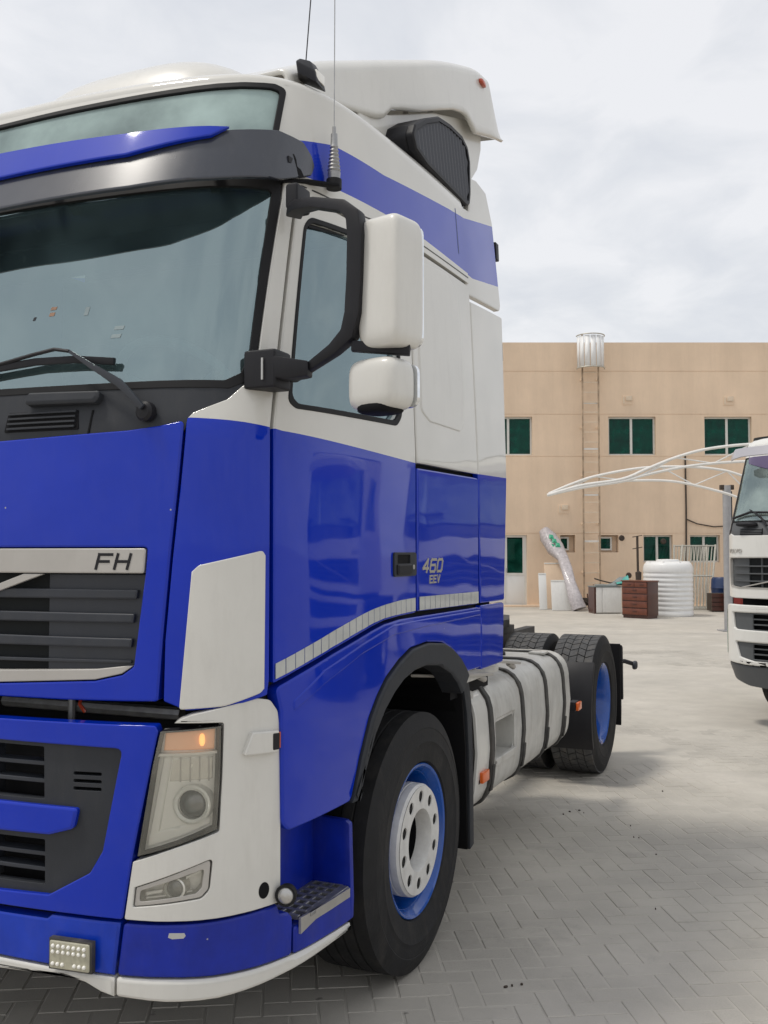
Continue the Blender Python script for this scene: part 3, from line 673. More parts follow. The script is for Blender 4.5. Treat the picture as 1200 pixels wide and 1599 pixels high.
# --- air intake behind the cab's shoulder
ai = empty('air_intake', parent=truck)
prof = [(-.02,3.282),(.10,3.262),(.60,3.255),(.645,3.27),(.66,3.33),(.655,3.48),(.62,3.54),(.54,3.565),(.38,3.555),(.24,3.53),(.08,3.455),(-.03,3.385),(-.06,3.33)]
FI = Flat((1.185,0,0),(0,1,0),(0,0,1))
pf = fillet(prof, .03)
mb = MB(); rg = []
for x, gsc in ((.86,.90),(.90,.99),(1.17,1.0),(1.185,.985)):
    rg.append([(x+ (0.0 if x<1.1 else -.02*(1-sstep(-.1,.4,y))), .35+(y-.35)*gsc, 3.42+(z-3.42)*gsc) for y, z in pf])
mb.loft(rg).build('housing', 'dark_plastic', ai, ang=50)
PC = prof if area2(prof) > 0 else prof[::-1]; PL = offset_loops(PC, [.03]*len(PC)); RO, R1, RI = PL(0), PL(.006), PL(.022)
MB().loft([[(1.170,a,b) for a, b in RO],[(1.196,a,b) for a, b in RO],[(1.203,a,b) for a, b in R1],[(1.203,a,b) for a, b in RI],[(1.180,a,b) for a, b in RI]], cap=False).build('rim', 'dark_plastic', ai, ang=40)
MB().add([(1.1862,a,b) for a, b in RI], [tuple(range(len(RI)))]).build('grille_backing', 'black', ai)
# louvres: slanted slats clipped by the outline
def span(u):
    """heights at which the louvre line y = u + .18*(z-3.4) crosses the outline"""
    q = PL(.02); zs = []
    for a, b in zip(q, q[1:]+q[:1]):
        fa, fb = a[0]-u+.30*(a[1]-3.4), b[0]-u+.30*(b[1]-3.4)
        if fa*fb < 0: k = fa/(fa-fb); zs.append(a[1]+(b[1]-a[1])*k)
    return (min(zs), max(zs)) if len(zs) >= 2 else None
for k in range(19):
    u = -.02+k*.0415; sp = span(u)
    if not sp or sp[1]-sp[0] < .03: continue
    mb = MB(); pts = []
    z0_, z1_ = sp
    for zq in (z0_, z1_):
        y0_ = u-.30*(zq-3.4)
        pts.append([(1.1875,y0_-.006,zq),(1.1875,y0_+.020,zq),(1.198,y0_+.026,zq),(1.2005,y0_+.016,zq)])
    mb.loft(pts).build('louvre', 'louvre_plastic', ai, smooth=False)
# --- sun visor
vz = panel('sun_visor', sym([(0,2.727),(.318,2.731),(.778,2.748),(1.028,2.776),(1.252,2.821),(1.395,2.886),(1.402,2.925),(1.371,2.953),(1.305,2.987),(1.19,2.992),(1.029,2.960),(.72,2.93),(.22,2.935),(0,2.935)]), VIS, 'visor_plastic', truck, d=0, thick=.014, bev=.005, grid=.05, r=[0]*5+[.02,.02,.02,.03,.02]+[0]*18, back=True)
panel('blue_flash', sym([(0,2.840),(.268,2.840),(.742,2.858),(.99,2.918),(1.035,2.957),(.72,2.942),(.229,2.945),(0,2.945)]), VIS, 'blue_paint', vz, d=.018, thick=.014, bev=.004, grid=.06)
panel('end_slot', [(1.268,2.925),(1.275,2.925),(1.352,2.862),(1.325,2.85)], VIS, 'black', vz, d=.0006, thick=.001, bev=.0003, grid=0)
for s in (1, -1):
    for t_ in (.35, .95, 1.25):
        mb = MB(); bar(mb, VIS.off(s*t_, 2.90, -.01), CAB.off(s*t_, 2.90, .0), .03, .02); mb.build('bracket', 'dark_plastic', vz)
# --- roof lamp pod and whip aerials
mb = MB(); mb.loft([[(x*s1, y, z) for x, y, z, s1 in ((1.085,-.80,3.265,1),(1.135,-.76,3.24,1),(1.120,-.66,3.25,1),(1.03,-.70,3.29,1))],
                    [(1.075,-.80,3.31),(1.125,-.755,3.285),(1.112,-.67,3.30),(1.035,-.70,3.325)],[(1.07,-.765,3.335),(1.10,-.745,3.33),(1.095,-.69,3.34),(1.05,-.70,3.345)]])
pod = mb.build('roof_lamp', 'dark_plastic', truck, bevel=.006); MB().box((1.119,-.745,3.262),(1.127,-.685,3.295)).build('lens', 'lamp_white', pod, bevel=.002)
MB().tube([(1.07,-.72,3.33),(1.10,-.71,3.75),(1.15,-.70,4.3)], .0022, 5).build('whip', 'dark_plastic', pod)
an = empty('aerial', parent=truck)
mb = MB(); ribbon(mb, [(1.105,-.95,2.832),(1.15,-.86,2.858),(1.215,-.76,2.868)], .030, .010); mb.build('bracket', 'black', an, bevel=.002)
MB().lathe([(2.862,.0),(2.862,.026),(2.894,.026),(2.896,.0)], 16, (1.2,-.755,0), 'z').build('mount', 'rubber', an)
mb = MB(); prof_ = [(2.894,.02),(2.918,.022)]+[(2.920+k*.0065, .020-.0007*k+(.0035 if k % 2 else 0)) for k in range(14)]+[(3.014,.012),(3.05,.011),(3.052,.006),(3.075,.006),(3.078,.0)]
mb.lathe(prof_, 14, (1.2,-.755,0), 'z').build('spring_base', 'steel', an)
MB().tube([(1.2,-.755,3.07),(1.2,-.752,3.6),(1.21,-.74,4.4)], .0018, 5).build('whip', 'steel', an)
# --- mirrors
def make_mirror():
    mr = empty('mirror', parent=truck)
    a = MB(); a.add(*hull_box(Vector((1.196,-.995,2.745)), (.022,.045,.040))); a.build('upper_mount', 'dark_plastic', mr, bevel=.012, seg=3)
    a = MB(); ribbon(a, [(1.19,-1.01,2.700),(1.235,-1.06,2.695),(1.33,-1.13,2.668),(1.44,-1.16,2.632),(1.475,-1.16,2.60),(1.482,-1.158,2.54),(1.478,-1.155,2.42),(1.472,-1.155,2.32),(1.455,-1.152,2.262),(1.40,-1.14,2.225),(1.31,-1.11,2.19),(1.22,-1.07,2.165)], [.038,.036,.032,.036,.046,.048,.048,.048,.046,.036,.028,.028], [.052,.044,.038,.038,.050,.052,.050,.050,.050,.038,.031,.031], up=(0,-1,.01)); a.build('arm', 'dark_plastic', mr, bevel=.008, seg=2)
    a = MB(); a.add(*hull_box(Vector((1.16,-1.115,2.185)), (.055,.05,.058))); a.build('lower_mount', 'dark_plastic', mr, bevel=.012, seg=3)
    a = MB(); ribbon(a, [(1.19,-1.13,2.19),(1.25,-1.12,2.182),(1.305,-1.11,2.18)], [.07,.06,.045], [.075,.065,.05], up=(0,-1,0)); a.build('hinge_arm', 'dark_plastic', mr, bevel=.008)
    MB().box((1.172,-1.172,2.15),(1.178,-1.166,2.215)).build('hinge_pin', 'silver', mr)
    rot = Matrix.Rotation(R(-14), 3, 'Z')
    h = superbox((1.562,-1.105,2.405),(.074,.070,.188),7,40,28,rot).build('housing', 'white_paint', mr, ang=60)
    b = MB(); b.prism(fillet([(-.066,-.176),(.066,-.176),(.066,.176),(-.066,.176)], .03), .0, .012, 'y')
    b.v = [tuple(rot @ Vector(q)+Vector((1.562,-1.105,2.405))+rot @ Vector((0,.058,0))) for q in b.v]; b.build('glass', 'mirror_glass', mr)
    superbox((1.532,-1.105,2.117),(.088,.064,.076),4.2,32,20,rot).build('lower_housing', 'white_paint', mr, ang=60)
    superbox((1.532,-1.110,2.052),(.062,.054,.020),3.5,24,12,rot).build('lower_visor', 'black', mr, ang=60)
    b = MB(); b.prism(fillet([(-.082,-.062),(.082,-.062),(.082,.062),(-.082,.062)], .03), .0, .012, 'y')
    b.v = [tuple(rot @ Vector(q)+Vector((1.538,-1.105,2.117))+rot @ Vector((0,.054,0))) for q in b.v]; b.build('glass', 'mirror_glass', mr)
    b = MB(); bar(b, (1.50,-1.13,2.25), (1.50,-1.13,2.18), .035, .03); bar(b, (1.60,-1.10,2.22), (1.60,-1.10,2.18), .045, .03); bar(b, (1.46,-1.15,2.228), (1.62,-1.10,2.212), .03, .03); b.build('link_bracket', 'dark_plastic', mr, bevel=.004)
    return mr
def hull_box(c, h):
    m_ = MB().box((c.x-h[0], c.y-h[1], c.z-h[2]), (c.x+h[0], c.y+h[1], c.z+h[2])); return m_.v, m_.f
mirror = make_mirror()
# --- bumper
bum = panel('bumper', sym([(0,.590),(.55,.590),(.836,.590),(.864,.766),(.938,1.125),(.930,1.142),(0,1.138)]), BUM, 'blue_paint', truck, d=0, thick=.05, bev=.0045, grid=.06, r=[0,0,.01,0,.01,.01]+[0]*7,
    holes=[sym([(0,.622),(.591,.636),(.73,.712),(.771,.778),(.819,1.018),(.831,1.074),(0,1.080)])], hr=.02)
bi = panel('air_inlet', sym([(0,.618),(.595,.632),(.735,.709),(.776,.778),(.824,1.018),(.836,1.079),(0,1.085)]), BUM, 'grey_plastic', truck, d=-.018, thick=.03, bev=.0014, grid=.06,
    holes=[sym([(0,.908),(.560,.908),(.556,1.062),(0,1.066)]), sym([(0,.655),(.566,.660),(.564,.790),(0,.790)])]+[[(s*.660,z),(s*.755,z+.002),(s*.755,z+.012),(s*.660,z+.010)] for s in (1,-1) for z in (.942,.964,.986)], hr=.006)
panel('inlet_backing', sym([(0,.6),(.70,.65),(.80,1.0),(.80,1.08),(0,1.09)]), BUM, 'black', bi, d=-.10, thick=.01, grid=.2)
for z0_, z1_ in ((.908,1.062),(.656,.790)):
    for k in (1, 2):
        z = z0_+(z1_-z0_)*k/3; panel('slat', sym([(0,z-.006),(.565,z-.006),(.565,z+.006),(0,z+.006)]), BUM, 'slat_plastic', bi, d=-.024, thick=.05, bev=.003, grid=.12)
    for t_ in (-.36,-.12,.12,.36): panel('rib', [(t_-.006,z0_),(t_+.006,z0_),(t_+.006,z1_),(t_-.006,z1_)], BUM, 'slat_plastic', bi, d=-.045, thick=.03, bev=.002, grid=0)
panel('bumper_bar', sym([(0,.803),(.588,.810),(.672,.834),(.686,.893),(0,.897)]), BUM, 'blue_paint', truck, d=.002, thick=.05, bev=.008, grid=.07, r=[0,.02,.02,.01]+[0]*6)
lb = panel('lower_bumper', sym([(0,.442),(.42,.440),(.811,.430),(.828,.578),(.60,.578),(.585,.566),(0,.566)]), BUM, 'bumper_blue', truck, d=-.002, thick=.05, bev=.007, grid=.06)
panel('inlet_slot', sym([(0,.562),(.59,.562),(.60,.592),(0,.592)]), BUM, 'black', lb, d=-.05, thick=.01, grid=.2)
lc = panel('lower_bumper_corner', [(.820,.430),(.97,.431),(1.10,.425),(1.236,.418),(1.388,.408),(1.392,.520),(1.372,.540),(1.335,.545),(1.326,.576),(.838,.577)], BUM, 'worn_blue', truck, d=-.002, thick=.05, bev=.008, grid=.05, r=.012)
panel('paint_chip', [(.972,.545),(.984,.540),(1.016,.541),(1.022,.548),(1.018,.556),(.975,.557)], BUM, 'paint_chip', lc, d=-.0015, thick=.001, bev=.0003, grid=0)
lip = panel('bumper_lip', [(.8175,.372),(.97,.363),(1.12,.360),(1.285,.362),(1.50,.364),(1.70,.366),(1.737,.374),(1.742,.390),(1.50,.400),(1.236,.412),(1.10,.419),(.97,.425),(.8175,.425)], BUM, 'white_paint', truck, d=.004, thick=.06, bev=.014, grid=.05, r=.01)
lip2 = panel('bumper_lip', sym([(0,.404),(.42,.404),(.66,.412),(.72,.402),(.77,.382),(.813,.372),(.813,.425),(.42,.434),(0,.435)]), BUM, 'white_paint', truck, d=.004, thick=.06, bev=.012, grid=.06)
sk = panel('step_skirt', [(1.40,.406),(1.60,.398),(1.742,.395),(1.752,.44),(1.748,.492),(1.60,.490),(1.40,.486)], BUM, 'worn_blue', truck, d=-.004, thick=.04, bev=.007, grid=.05, r=.012)
# --- headlight corner
fas = panel('headlight_surround', [(.985,1.150),(1.0,1.160),(1.034,1.172),(1.14,1.192),(1.235,1.206),(1.285,1.196),(1.316,1.160),(1.326,1.10),(1.330,.792),(1.331,.586),(.844,.592),(.868,.755),(.99,.796),(1.116,.834),(1.124,1.0),(1.128,1.146)], BUM, 'white_paint', truck, d=.002, thick=.05, bev=.0025, grid=.045, r=[0,0,0,0,.03,.03,.03,0,0,.01,.006,.004,0,.01,0,.01],
    holes=[[(.874,.684),(1.098,.762),(1.089,.672),(1.066,.649),(.868,.627)]], hr=[.004,.012,.03,.03,.006])
panel('hole_disc', [(1.263+.020*math.cos(a_),.637+.024*math.sin(a_)) for a_ in [2*PI*k/20 for k in range(20)]], BUM, 'black', fas, d=.003, thick=.002, bev=.0005, grid=0)  # flat black disc standing in for the dark of a hole
hl = empty('headlight', parent=truck)
HL = [(.882,.772),(.99,.802),(1.108,.842),(1.117,1.0),(1.119,1.136),(.946,1.126),(.925,1.03)]
panel('housing', HL, BUM, 'lamp_white', hl, d=-.038, thick=.01, bev=.002, grid=.04)
panel('bezel', HL, BUM, 'dark_plastic', hl, d=-.001, thick=.055, bev=.0006, holes=[inset(HL, .005)], hr=.0, grid=.06)
panel('side_reflector', [(.896,.79),(.93,.80),(.975,1.05),(.948,1.05)], BUM, 'lamp_white', hl, d=-.03, thick=.04, bev=.006, grid=.06)
panel('indicator_bowl', [(.948,1.066),(1.108,1.066),(1.110,1.126),(.954,1.118)], BUM, 'amber_bowl', hl, d=-.028, thick=.03, bev=.006, grid=.04)
superbox(BUM.off(1.066,1.096,-.024),(.008,.008,.018),2.4,14,10).build('indicator_bulb', 'indicator_lamp', hl)
panel('divider', [(.934,1.052),(1.112,1.056),(1.112,1.064),(.938,1.060)], BUM, 'lamp_white', hl, d=-.012, thick=.04, bev=.002, grid=.06)
panel('dipped_reflector', [(.962,.972),(1.108,.976),(1.110,1.048),(.972,1.046)], BUM, 'reflector', hl, d=-.034, thick=.02, bev=.008, grid=.03)
for t_ in (1.0,1.03,1.06,1.09): panel('reflector_facet', [(t_-.002,.975),(t_+.002,.975),(t_+.002,1.045),(t_-.002,1.045)], BUM, 'satin_trim', hl, d=-.032, thick=.004, bev=.0008, grid=0)
def drum(name, surf, t_, z_, prof_, m_, par, n=28):
    c = Vector(surf.off(t_, z_, 0)); nn = Vector(surf.nrm(t_, z_)); ax = (nn*.55+Vector((0,-1,0))*.45).normalized()
    q = ax.to_track_quat('X', 'Z').to_matrix().to_4x4()
    o = MB().lathe(prof_, n, (0,0,0), 'x').build(name, m_, par, ang=40); o.matrix_local = Matrix.Translation(c) @ q; return o
drum('projector_shroud', BUM, 1.030, .912, [(-.07,.058),(-.02,.056),(-.016,.050),(-.02,.042),(-.05,.040)], 'lamp_white', hl)
drum('projector_lens', BUM, 1.030, .912, [(-.045,.041),(-.030,.040),(-.022,.032),(-.016,.018),(-.0145,0)], 'projector', hl)
panel('lower_reflector', [(.895,.786),(.99,.812),(1.10,.850),(1.10,.872),(1.04,.858),(.90,.83)], BUM, 'lamp_white', hl, d=-.03, thick=.04, bev=.008, grid=.04)
panel('lens_cover', HL, BUM, 'lens_cover', hl, d=.002, thick=.004, bev=.001, grid=.05)
fg = empty('fog_lamp', parent=truck)
FO = [(.872,.630),(1.064,.653),(1.085,.674),(1.092,.757),(.878,.682)]
panel('frame', FO, BUM, 'satin_trim', fg, d=-.003, thick=.04, bev=.0016, r=[.004,.02,.02,.01,.004], holes=[[(.886,.642),(1.050,.664),(1.066,.680),(1.074,.733),(.890,.674)]], hr=.008, grid=.05)
panel('housing', FO, BUM, 'lamp_white', fg, d=-.045, thick=.005, bev=.001, grid=.04)
drum('projector_shroud', BUM, .985, .678, [(-.05,.034),(-.012,.032),(-.010,.028),(-.014,.024),(-.03,.023)], 'reflector', fg)
drum('projector_lens', BUM, .985, .678, [(-.03,.0235),(-.016,.022),(-.010,.012),(-.009,0)], 'projector', fg)
for pq in ([(.90,.655),(.95,.664),(.95,.672),(.90,.664)], [(1.02,.70),(1.066,.716),(1.066,.724),(1.02,.708)], [(.90,.645),(1.04,.664),(1.04,.668),(.90,.650)]):
    panel('light_guide', pq, BUM, 'lamp_white', fg, d=-.022, thick=.02, bev=.002, grid=.06)
panel('lens_cover', FO, BUM, 'lens_cover', fg, d=-.006, thick=.003, bev=.0005, grid=.06)
sm = panel('side_marker', [(1.182,1.046),(1.304,1.040),(1.306,1.104),(1.210,1.110)], BUM, 'white_paint', truck, d=.022, thick=.03, bev=.005, grid=.04, r=.006)
panel('lens', [(1.278,1.050),(1.303,1.049),(1.304,1.098),(1.278,1.099)], BUM, 'dark_plastic', sm, d=.0245, thick=.01, bev=.002, r=.004)
panel('amber_edge', [(1.3045,1.050),(1.318,1.050),(1.318,1.098),(1.3045,1.098)], BUM, 'red_lens', sm, d=.014, thick=.01, bev=.002, grid=0)
# spot lamp on the bumper's corner
sl = empty('spot_lamp', parent=truck)
c = Vector(BUM.off(1.352, .612, .02)); c.y -= .02
o = MB().lathe([(-.022,0),(-.022,.020),(-.012,.030),(.014,.033),(.020,.031),(.020,.026),(.014,.024)], 24, (0,0,0), 'x').build('body', 'rubber', sl); ML = Matrix.Translation(c) @ Vector((.30,-.95,.05)).to_track_quat('X','Z').to_matrix().to_4x4(); o.matrix_local = ML
o2 = MB().lathe([(.012,.025),(.018,.020),(.021,.010),(.022,0)], 24, (0,0,0), 'x').build('lens', 'silver', sl); o2.matrix_local = Matrix.Translation(Vector((.30,-.95,.05))*.004) @ ML
MB().box((c.x-.045,c.y-.004,c.z-.035),(c.x-.028,c.y+.012,c.z+.045)).build('bracket', 'black', sl, bevel=.003)
# LED work lamp on the front
led = empty('led_lamp', parent=truck)
LF = Flat(BUM.off(.685,.482,.03), Vector(BUM.off(.70,.482,0))-Vector(BUM.off(.67,.482,0)), (0,0,1))
panel('body', [(-.066,-.039),(.066,-.039),(.066,.039),(-.066,.039)], LF, 'led_body', led, d=0, thick=.03, bev=.004, r=.006)
panel('surround', [(-.071,-.044),(.071,-.044),(.071,.044),(-.071,.044)], LF, 'strap', led, d=-.006, thick=.02, bev=.002, grid=0)
dio = None
for (rw, xs_) in ((.026,[-.052+.0172*k for k in range(7)]),(.010,[-.052+.0172*k for k in range(7)]),(-.024,[-.052,-.036,-.020,.020,.036,.052])):
    for x_ in xs_:
        if dio is None: dio = superbox((0,0,0),(.006,.006,.006),2,8,6).build('diode', 'lamp_white', led); q = dio
        else: q = dio.copy(); COL.objects.link(q); q.parent = led
        q.location = LF.off(x_, rw, .001)
# --- boarding step
st = empty('boarding_step', parent=truck)
MB().prism([(-1.05,.49),(-.60,.47),(-.60,.735),(-1.05,.77)], 1.035, 1.06, 'x').build('back_wall', 'worn_blue', st, bevel=.004)
MB().prism(fillet([(1.05,.395),(1.205,.395),(1.207,.47),(1.20,.718),(1.185,.728),(1.05,.735)], .012), -.632, -.606, 'y').build('end_wall', 'worn_blue', st, bevel=.004)
tr = MB(); tr.box((1.055,-1.03,.500),(1.075,-.635,.512)).box((1.170,-.90,.500),(1.200,-.635,.512))
for k in range(10):
    y_ = -1.03+k*.0435; tr.box((1.07,y_,.4995),(min(1.178, 1.15+.3*(y_+1.03)),y_+.016,.5125))
for x_ in (1.105,1.14): tr.box((x_-.006,-1.03,.4985),(x_+.006,-.635,.5115))
tr.build('tread', 'steel', st, bevel=.0015, seg=1)
pts = [BUM.off(t_, .5, .004) for t_ in (1.42,1.5,1.6,1.72)]
mb = MB(); mb.loft([[(x,y,.512),(x,y,.482-.02*(i==0)),(x-.008,y,.482-.02*(i==0)),(x-.008,y,.512)] for i, (x,y,z) in enumerate(pts)]); mb.build('tread_lip', 'silver', st)
MB().box((.95,-1.0,.44),(1.13,-.62,.475)).build('tread_support', 'black', st)
# --- what shows through the gap under the bonnet
mb = MB().box((-1.0,-1.15,.45),(1.0,-1.05,1.30)).box((-.45,-1.05,.5),(.45,1.2,1.16)).box((-1.0,-1.05,1.06),(1.0,-.7,1.16)).box((-1.02,-1.08,.45),(1.02,-.75,.60)); mb.build('underbody', 'black', truck)
mb = MB().tube([(.5,-1.20,1.22),(.5,-1.20,1.10)], .012).tube([(.2,-1.18,1.15),(.9,-1.17,1.15)], .02); mb.build('engine_pipe', 'steel', truck)
MB().tube([(.585,-1.25,1.20),(.592,-1.27,1.175),(.605,-1.26,1.15)], .006).build('red_wire', 'red_lens', truck)
# --- cab interior
it = empty('cab_interior', parent=truck)
mb = MB(); mb.loft([[(x, y0_, z0_) for y0_, z0_ in ((-1.16+.10*abs(x),2.02),(-1.16+.10*abs(x),2.10),(-.95,2.135),(-.70,2.10),(-.62,1.98),(-.66,1.75))] for x in (-1.08,-.8,-.4,0,.4,.8,1.08)], close=True); mb.build('dashboard', 'interior_grey', it, bevel=.01)
def ring_pts(c, r, tilt, n=28):
    m_ = Matrix.Rotation(tilt, 3, 'X'); return [Vector(c)+m_ @ Vector((r*math.cos(2*PI*k/n), r*math.sin(2*PI*k/n), 0)) for k in range(n+1)]
mb = MB().tube(ring_pts((.60,-.78,2.22),.225,R(-38)), .018, 8)
for a_ in (0, 120, 240):
    m_ = Matrix.Rotation(R(-38), 3, 'X'); p_ = Vector((.60,-.74,2.20))+m_ @ Vector((.22*math.cos(R(a_+90)), .22*math.sin(R(a_+90)), 0)); mb.tube([(.60,-.745,2.18), p_], .014, 6)
mb.build('steering_wheel', 'interior_light', it)
for x in (.60, -.60):
    s_ = superbox((x,-.12,1.78),(.25,.26,.09),4).build('seat', 'interior_dark', it); superbox((x,.12,2.16),(.24,.09,.36),4, mtx=Matrix.Rotation(R(-10),3,'X')).build('backrest', 'interior_dark', it); superbox((x,.17,2.58),(.13,.06,.09),3).build('headrest', 'interior_dark', it)
MB().box((-1.1,-.80,2.80),(1.1,-.45,2.92)).build('overhead_locker', 'interior_dark', it, bevel=.02); MB().box((-1.06,-.76,2.93),(1.06,-.72,3.24)).build('locker_front', 'interior_light', it)
MB().box((-1.08,.45,1.7),(1.08,.55,3.1)).build('rear_curtain', 'interior_grey', it)
panel('roller_blind', sym([(0,2.70),(.6,2.705),(1.0,2.73),(1.13,2.79),(1.13,2.84),(0,2.84)]), CAB, 'interior_dark', it, d=-.075, thick=.01, grid=.15)

for o in [q for q in truck.children if q.name.split('.')[0] in ('corner_panel','corner_insert','door','sleeper_panel','locker_hatch','front_wing','wheel_arch_trim','wheel_arch_liner','inner_arch_wall','side_deflector','upper_deflector','inner_deflector','mirror','lower_bumper_corner','headlight_surround','headlight','fog_lamp','side_marker','boarding_step','step_skirt')]+[lip]:
    c = mirrored(o)
    for ch in list(c.children):
        if ch.name.startswith('letter'): bpy.data.objects.remove(ch)
# ------------------------------------------------------------------ running gear
RAD = .507
def tyre_profile(w_, ribs):
    h = w_/2; q = [(-h*.70,.292),(-h*.93,.310),(-h*1.0,.36),(-h*1.018,.385),(-h*1.03,.388),(-h*1.03,.392),(-h*1.02,.395),(-h*1.02,.410),(-h*.99,.440),(-h*1.0,.444),(-h*.97,.458),(-h*.90,.485),(-h*.86,.498)]
    if ribs:
        e = [-.84,-.50,-.47,-.44,-.18,-.15,-.12,.12,.15,.18,.44,.47,.50,.84]; dep = [0,0,1,0,0,1,0,0,1,0,0,1,0,0]
        q += [(h*a, RAD-.002*abs(a)-.012*d_) for a, d_ in zip(e, dep)]
    else: q += [(h*a, RAD-.012) for a in (-.84,-.4,0,.4,.84)]
    return q+[(-a, r) for a, r in reversed(q[:13])]
def face_plate(par):
    """flat ring with ten round holes: each 36 degree sector is bridged to its hole"""
    mb = MB(); ri, ro, rh, xo = .122, .2105, .0245, .148
    for k in range(10):
        c0 = R(36*k+14); cy, cz = .170*math.cos(c0), .170*math.sin(c0); bd = []
        for j in range(8): a = c0-R(18)+R(36)*j/8; bd.append((ro*math.cos(a), ro*math.sin(a)))
        for j in range(3): r_ = ro+(ri-ro)*j/3; bd.append((r_*math.cos(c0+R(18)), r_*math.sin(c0+R(18))))
        for j in range(8): a = c0+R(18)-R(36)*j/8; bd.append((ri*math.cos(a), ri*math.sin(a)))
        for j in range(3): r_ = ri+(ro-ri)*j/3; bd.append((r_*math.cos(c0-R(18)), r_*math.sin(c0-R(18))))
        hp = []
        for (y, z) in bd: d = math.hypot(y-cy, z-cz); hp.append((cy+(y-cy)/d*rh, cz+(z-cz)/d*rh))
        n = len(bd); mb.loft([[(xo,y,z) for y, z in bd],[(xo,y,z) for y, z in hp],[(xo-.003,cy+(y-cy)*.94,cz+(z-cz)*.94) for y, z in hp],[(xo-.006,cy+(y-cy)*.94,cz+(z-cz)*.94) for y, z in hp]], cap=False)
    return mb.build('face_plate', 'rim_white', par, ang=30)
def make_wheel(front, c):
    wh = empty('wheel', c, parent=truck)
    if front:
        MB().lathe(tyre_profile(.315, True), 96).build('tyre', 'tyre', wh, ang=28)
        MB().lathe([(-.11,.290),(.105,.268),(.118,.285),(.128,.298),(.138,.302),(.142,.298),(.138,.288),(.118,.276),(.10,.266),(.03,.256),(.0,.250),(-.004,.225),(.0,.10),(-.05,.09)], 72).build('rim', 'rim_blue', wh, ang=35)
        hb = MB().lathe([(.0,.217),(.078,.217),(.080,.221),(.102,.221),(.104,.217),(.108,.217),(.110,.2205),(.136,.219),(.146,.210)], 72).build('hub_ring', 'rim_white', wh, ang=35)
        circ = lambda r, n=48, y=0, z=0, sy=1: [(y+r*sy*math.cos(2*PI*k/n), z+r*math.sin(2*PI*k/n)) for k in range(n)]
        hs = [circ(.0235, 16, .170*math.cos(R(36*k+14)), .170*math.sin(R(36*k+14))) for k in range(10)]
        face_plate(hb)
        MB().lathe([(.148,.1225),(.140,.118),(.085,.114)], 48).build('inner_sleeve', 'rim_white', hb, ang=40)
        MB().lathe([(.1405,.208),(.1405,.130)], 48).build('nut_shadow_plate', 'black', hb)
        for k in range(10):
            y_, z_ = .170*math.cos(R(36*k+14)), .170*math.sin(R(36*k+14)); MB().lathe([(.138,.012),(.143,.012),(.144,.010),(.144,0)], 6, (0,y_,z_)).build('wheel_nut', 'rubber', hb)
        MB().lathe([(.086,.118),(.0,.116),(-.02,.10),(.0,.075),(.015,.06),(.016,0)], 36).build('hub', 'black', wh)
    else:
        ty = MB().lathe(tyre_profile(.335, False), 72).build('tyre', 'tyre', wh, ang=28)
        tr = MB(); n = 46
        for row, (a0, a1) in enumerate(((-.145,-.088),(-.082,-.032),(-.027,.027),(.032,.082),(.088,.145))):
            for k in range(n):
                t0 = 2*PI*(k+(.5 if row % 2 else 0)+.05)/n; t1 = 2*PI*(k+(.5 if row % 2 else 0)+.93)/n; sk_ = .35*2*PI/n*(1 if row in (1, 3) else -1)
                vs_ = []
                for r_ in (RAD-.014, RAD):
                    for a_, t_ in ((a0,t0),(a1,t0+sk_),(a1,t1+sk_),(a0,t1)): vs_.append((a_, r_*math.cos(t_), r_*math.sin(t_)))
                tr.add(vs_, ((4,5,6,7),(0,1,5,4),(1,2,6,5),(2,3,7,6),(3,0,4,7)))
        t_ob = tr.build('tread_block', 'tyre_tread', wh, smooth=False); t_ob['kind'] = 'stuff'
        MB().lathe([(-.14,.30),(-.13,.285),(.112,.276),(.126,.292),(.138,.303),(.143,.299),(.138,.289),(.115,.272),(.09,.262),(-.02,.255),(-.05,.245),(-.062,.20),(-.055,.12),(-.05,.11)], 72).build('rim', 'rim_blue', wh, ang=35)
        for k in range(10): MB().lathe([(-.06,.016),(-.03,.016),(-.028,.012),(-.028,0)], 6, (0,.168*math.cos(R(36*k)),.168*math.sin(R(36*k)))).build('wheel_nut', 'rim_blue', wh)
        MB().lathe([(-.055,.118),(.05,.112),(.07,.10),(.075,0)], 36).build('hub', 'rim_blue', wh)
    return wh
fwl = make_wheel(True, (1.062,-.012,RAD*.985)); fwl.scale = (1, .985, .985)
fr = copy_tree(fwl, truck); fr.location.x = -1.062; fr.rotation_euler = (0,0,PI)
rw = make_wheel(False, (1.045,3.70,RAD))
for x, rz in ((.66,PI),(-.66,0),(-1.045,PI)):
    c = copy_tree(rw, truck); c.location.x = x; c.rotation_euler = (.11*x,0,rz)
# --- chassis
mb = MB()
for s in (1, -1): mb.box((s*.36,-.9,.74),(s*.44,4.55,1.0))
for y_ in (1.4,2.4,3.1,4.5): mb.box((-.36,y_,.78),(.36,y_+.08,.96))
mb.build('chassis_frame', 'chassis', truck, bevel=.004)
MB().lathe([(-1.0,.07),(-.5,.075),(-.32,.12),(-.2,.24),(.05,.25),(.18,.16),(.5,.075),(1.0,.07)], 28, (0,3.70,RAD)).build('rear_axle', 'chassis', truck)
MB().box((-.95,-.02,.42),(.95,.09,.52)).build('front_axle', 'chassis', truck, bevel=.01)
mb = MB(); mb.prism(fillet([(-.42,3.15),(.42,3.15),(.5,3.6),(.35,4.1),(.12,4.25),(.05,3.8),(-.05,3.8),(-.12,4.25),(-.35,4.1),(-.5,3.6)], .05), 1.06, 1.12, 'z').box((-.45,3.5,1.0),(.45,3.9,1.06)); mb.build('fifth_wheel', 'chassis', truck, bevel=.005)
MB().box((-.55,.95,1.0),(.55,1.25,1.9)).build('air_tanks', 'chassis', truck, bevel=.04)
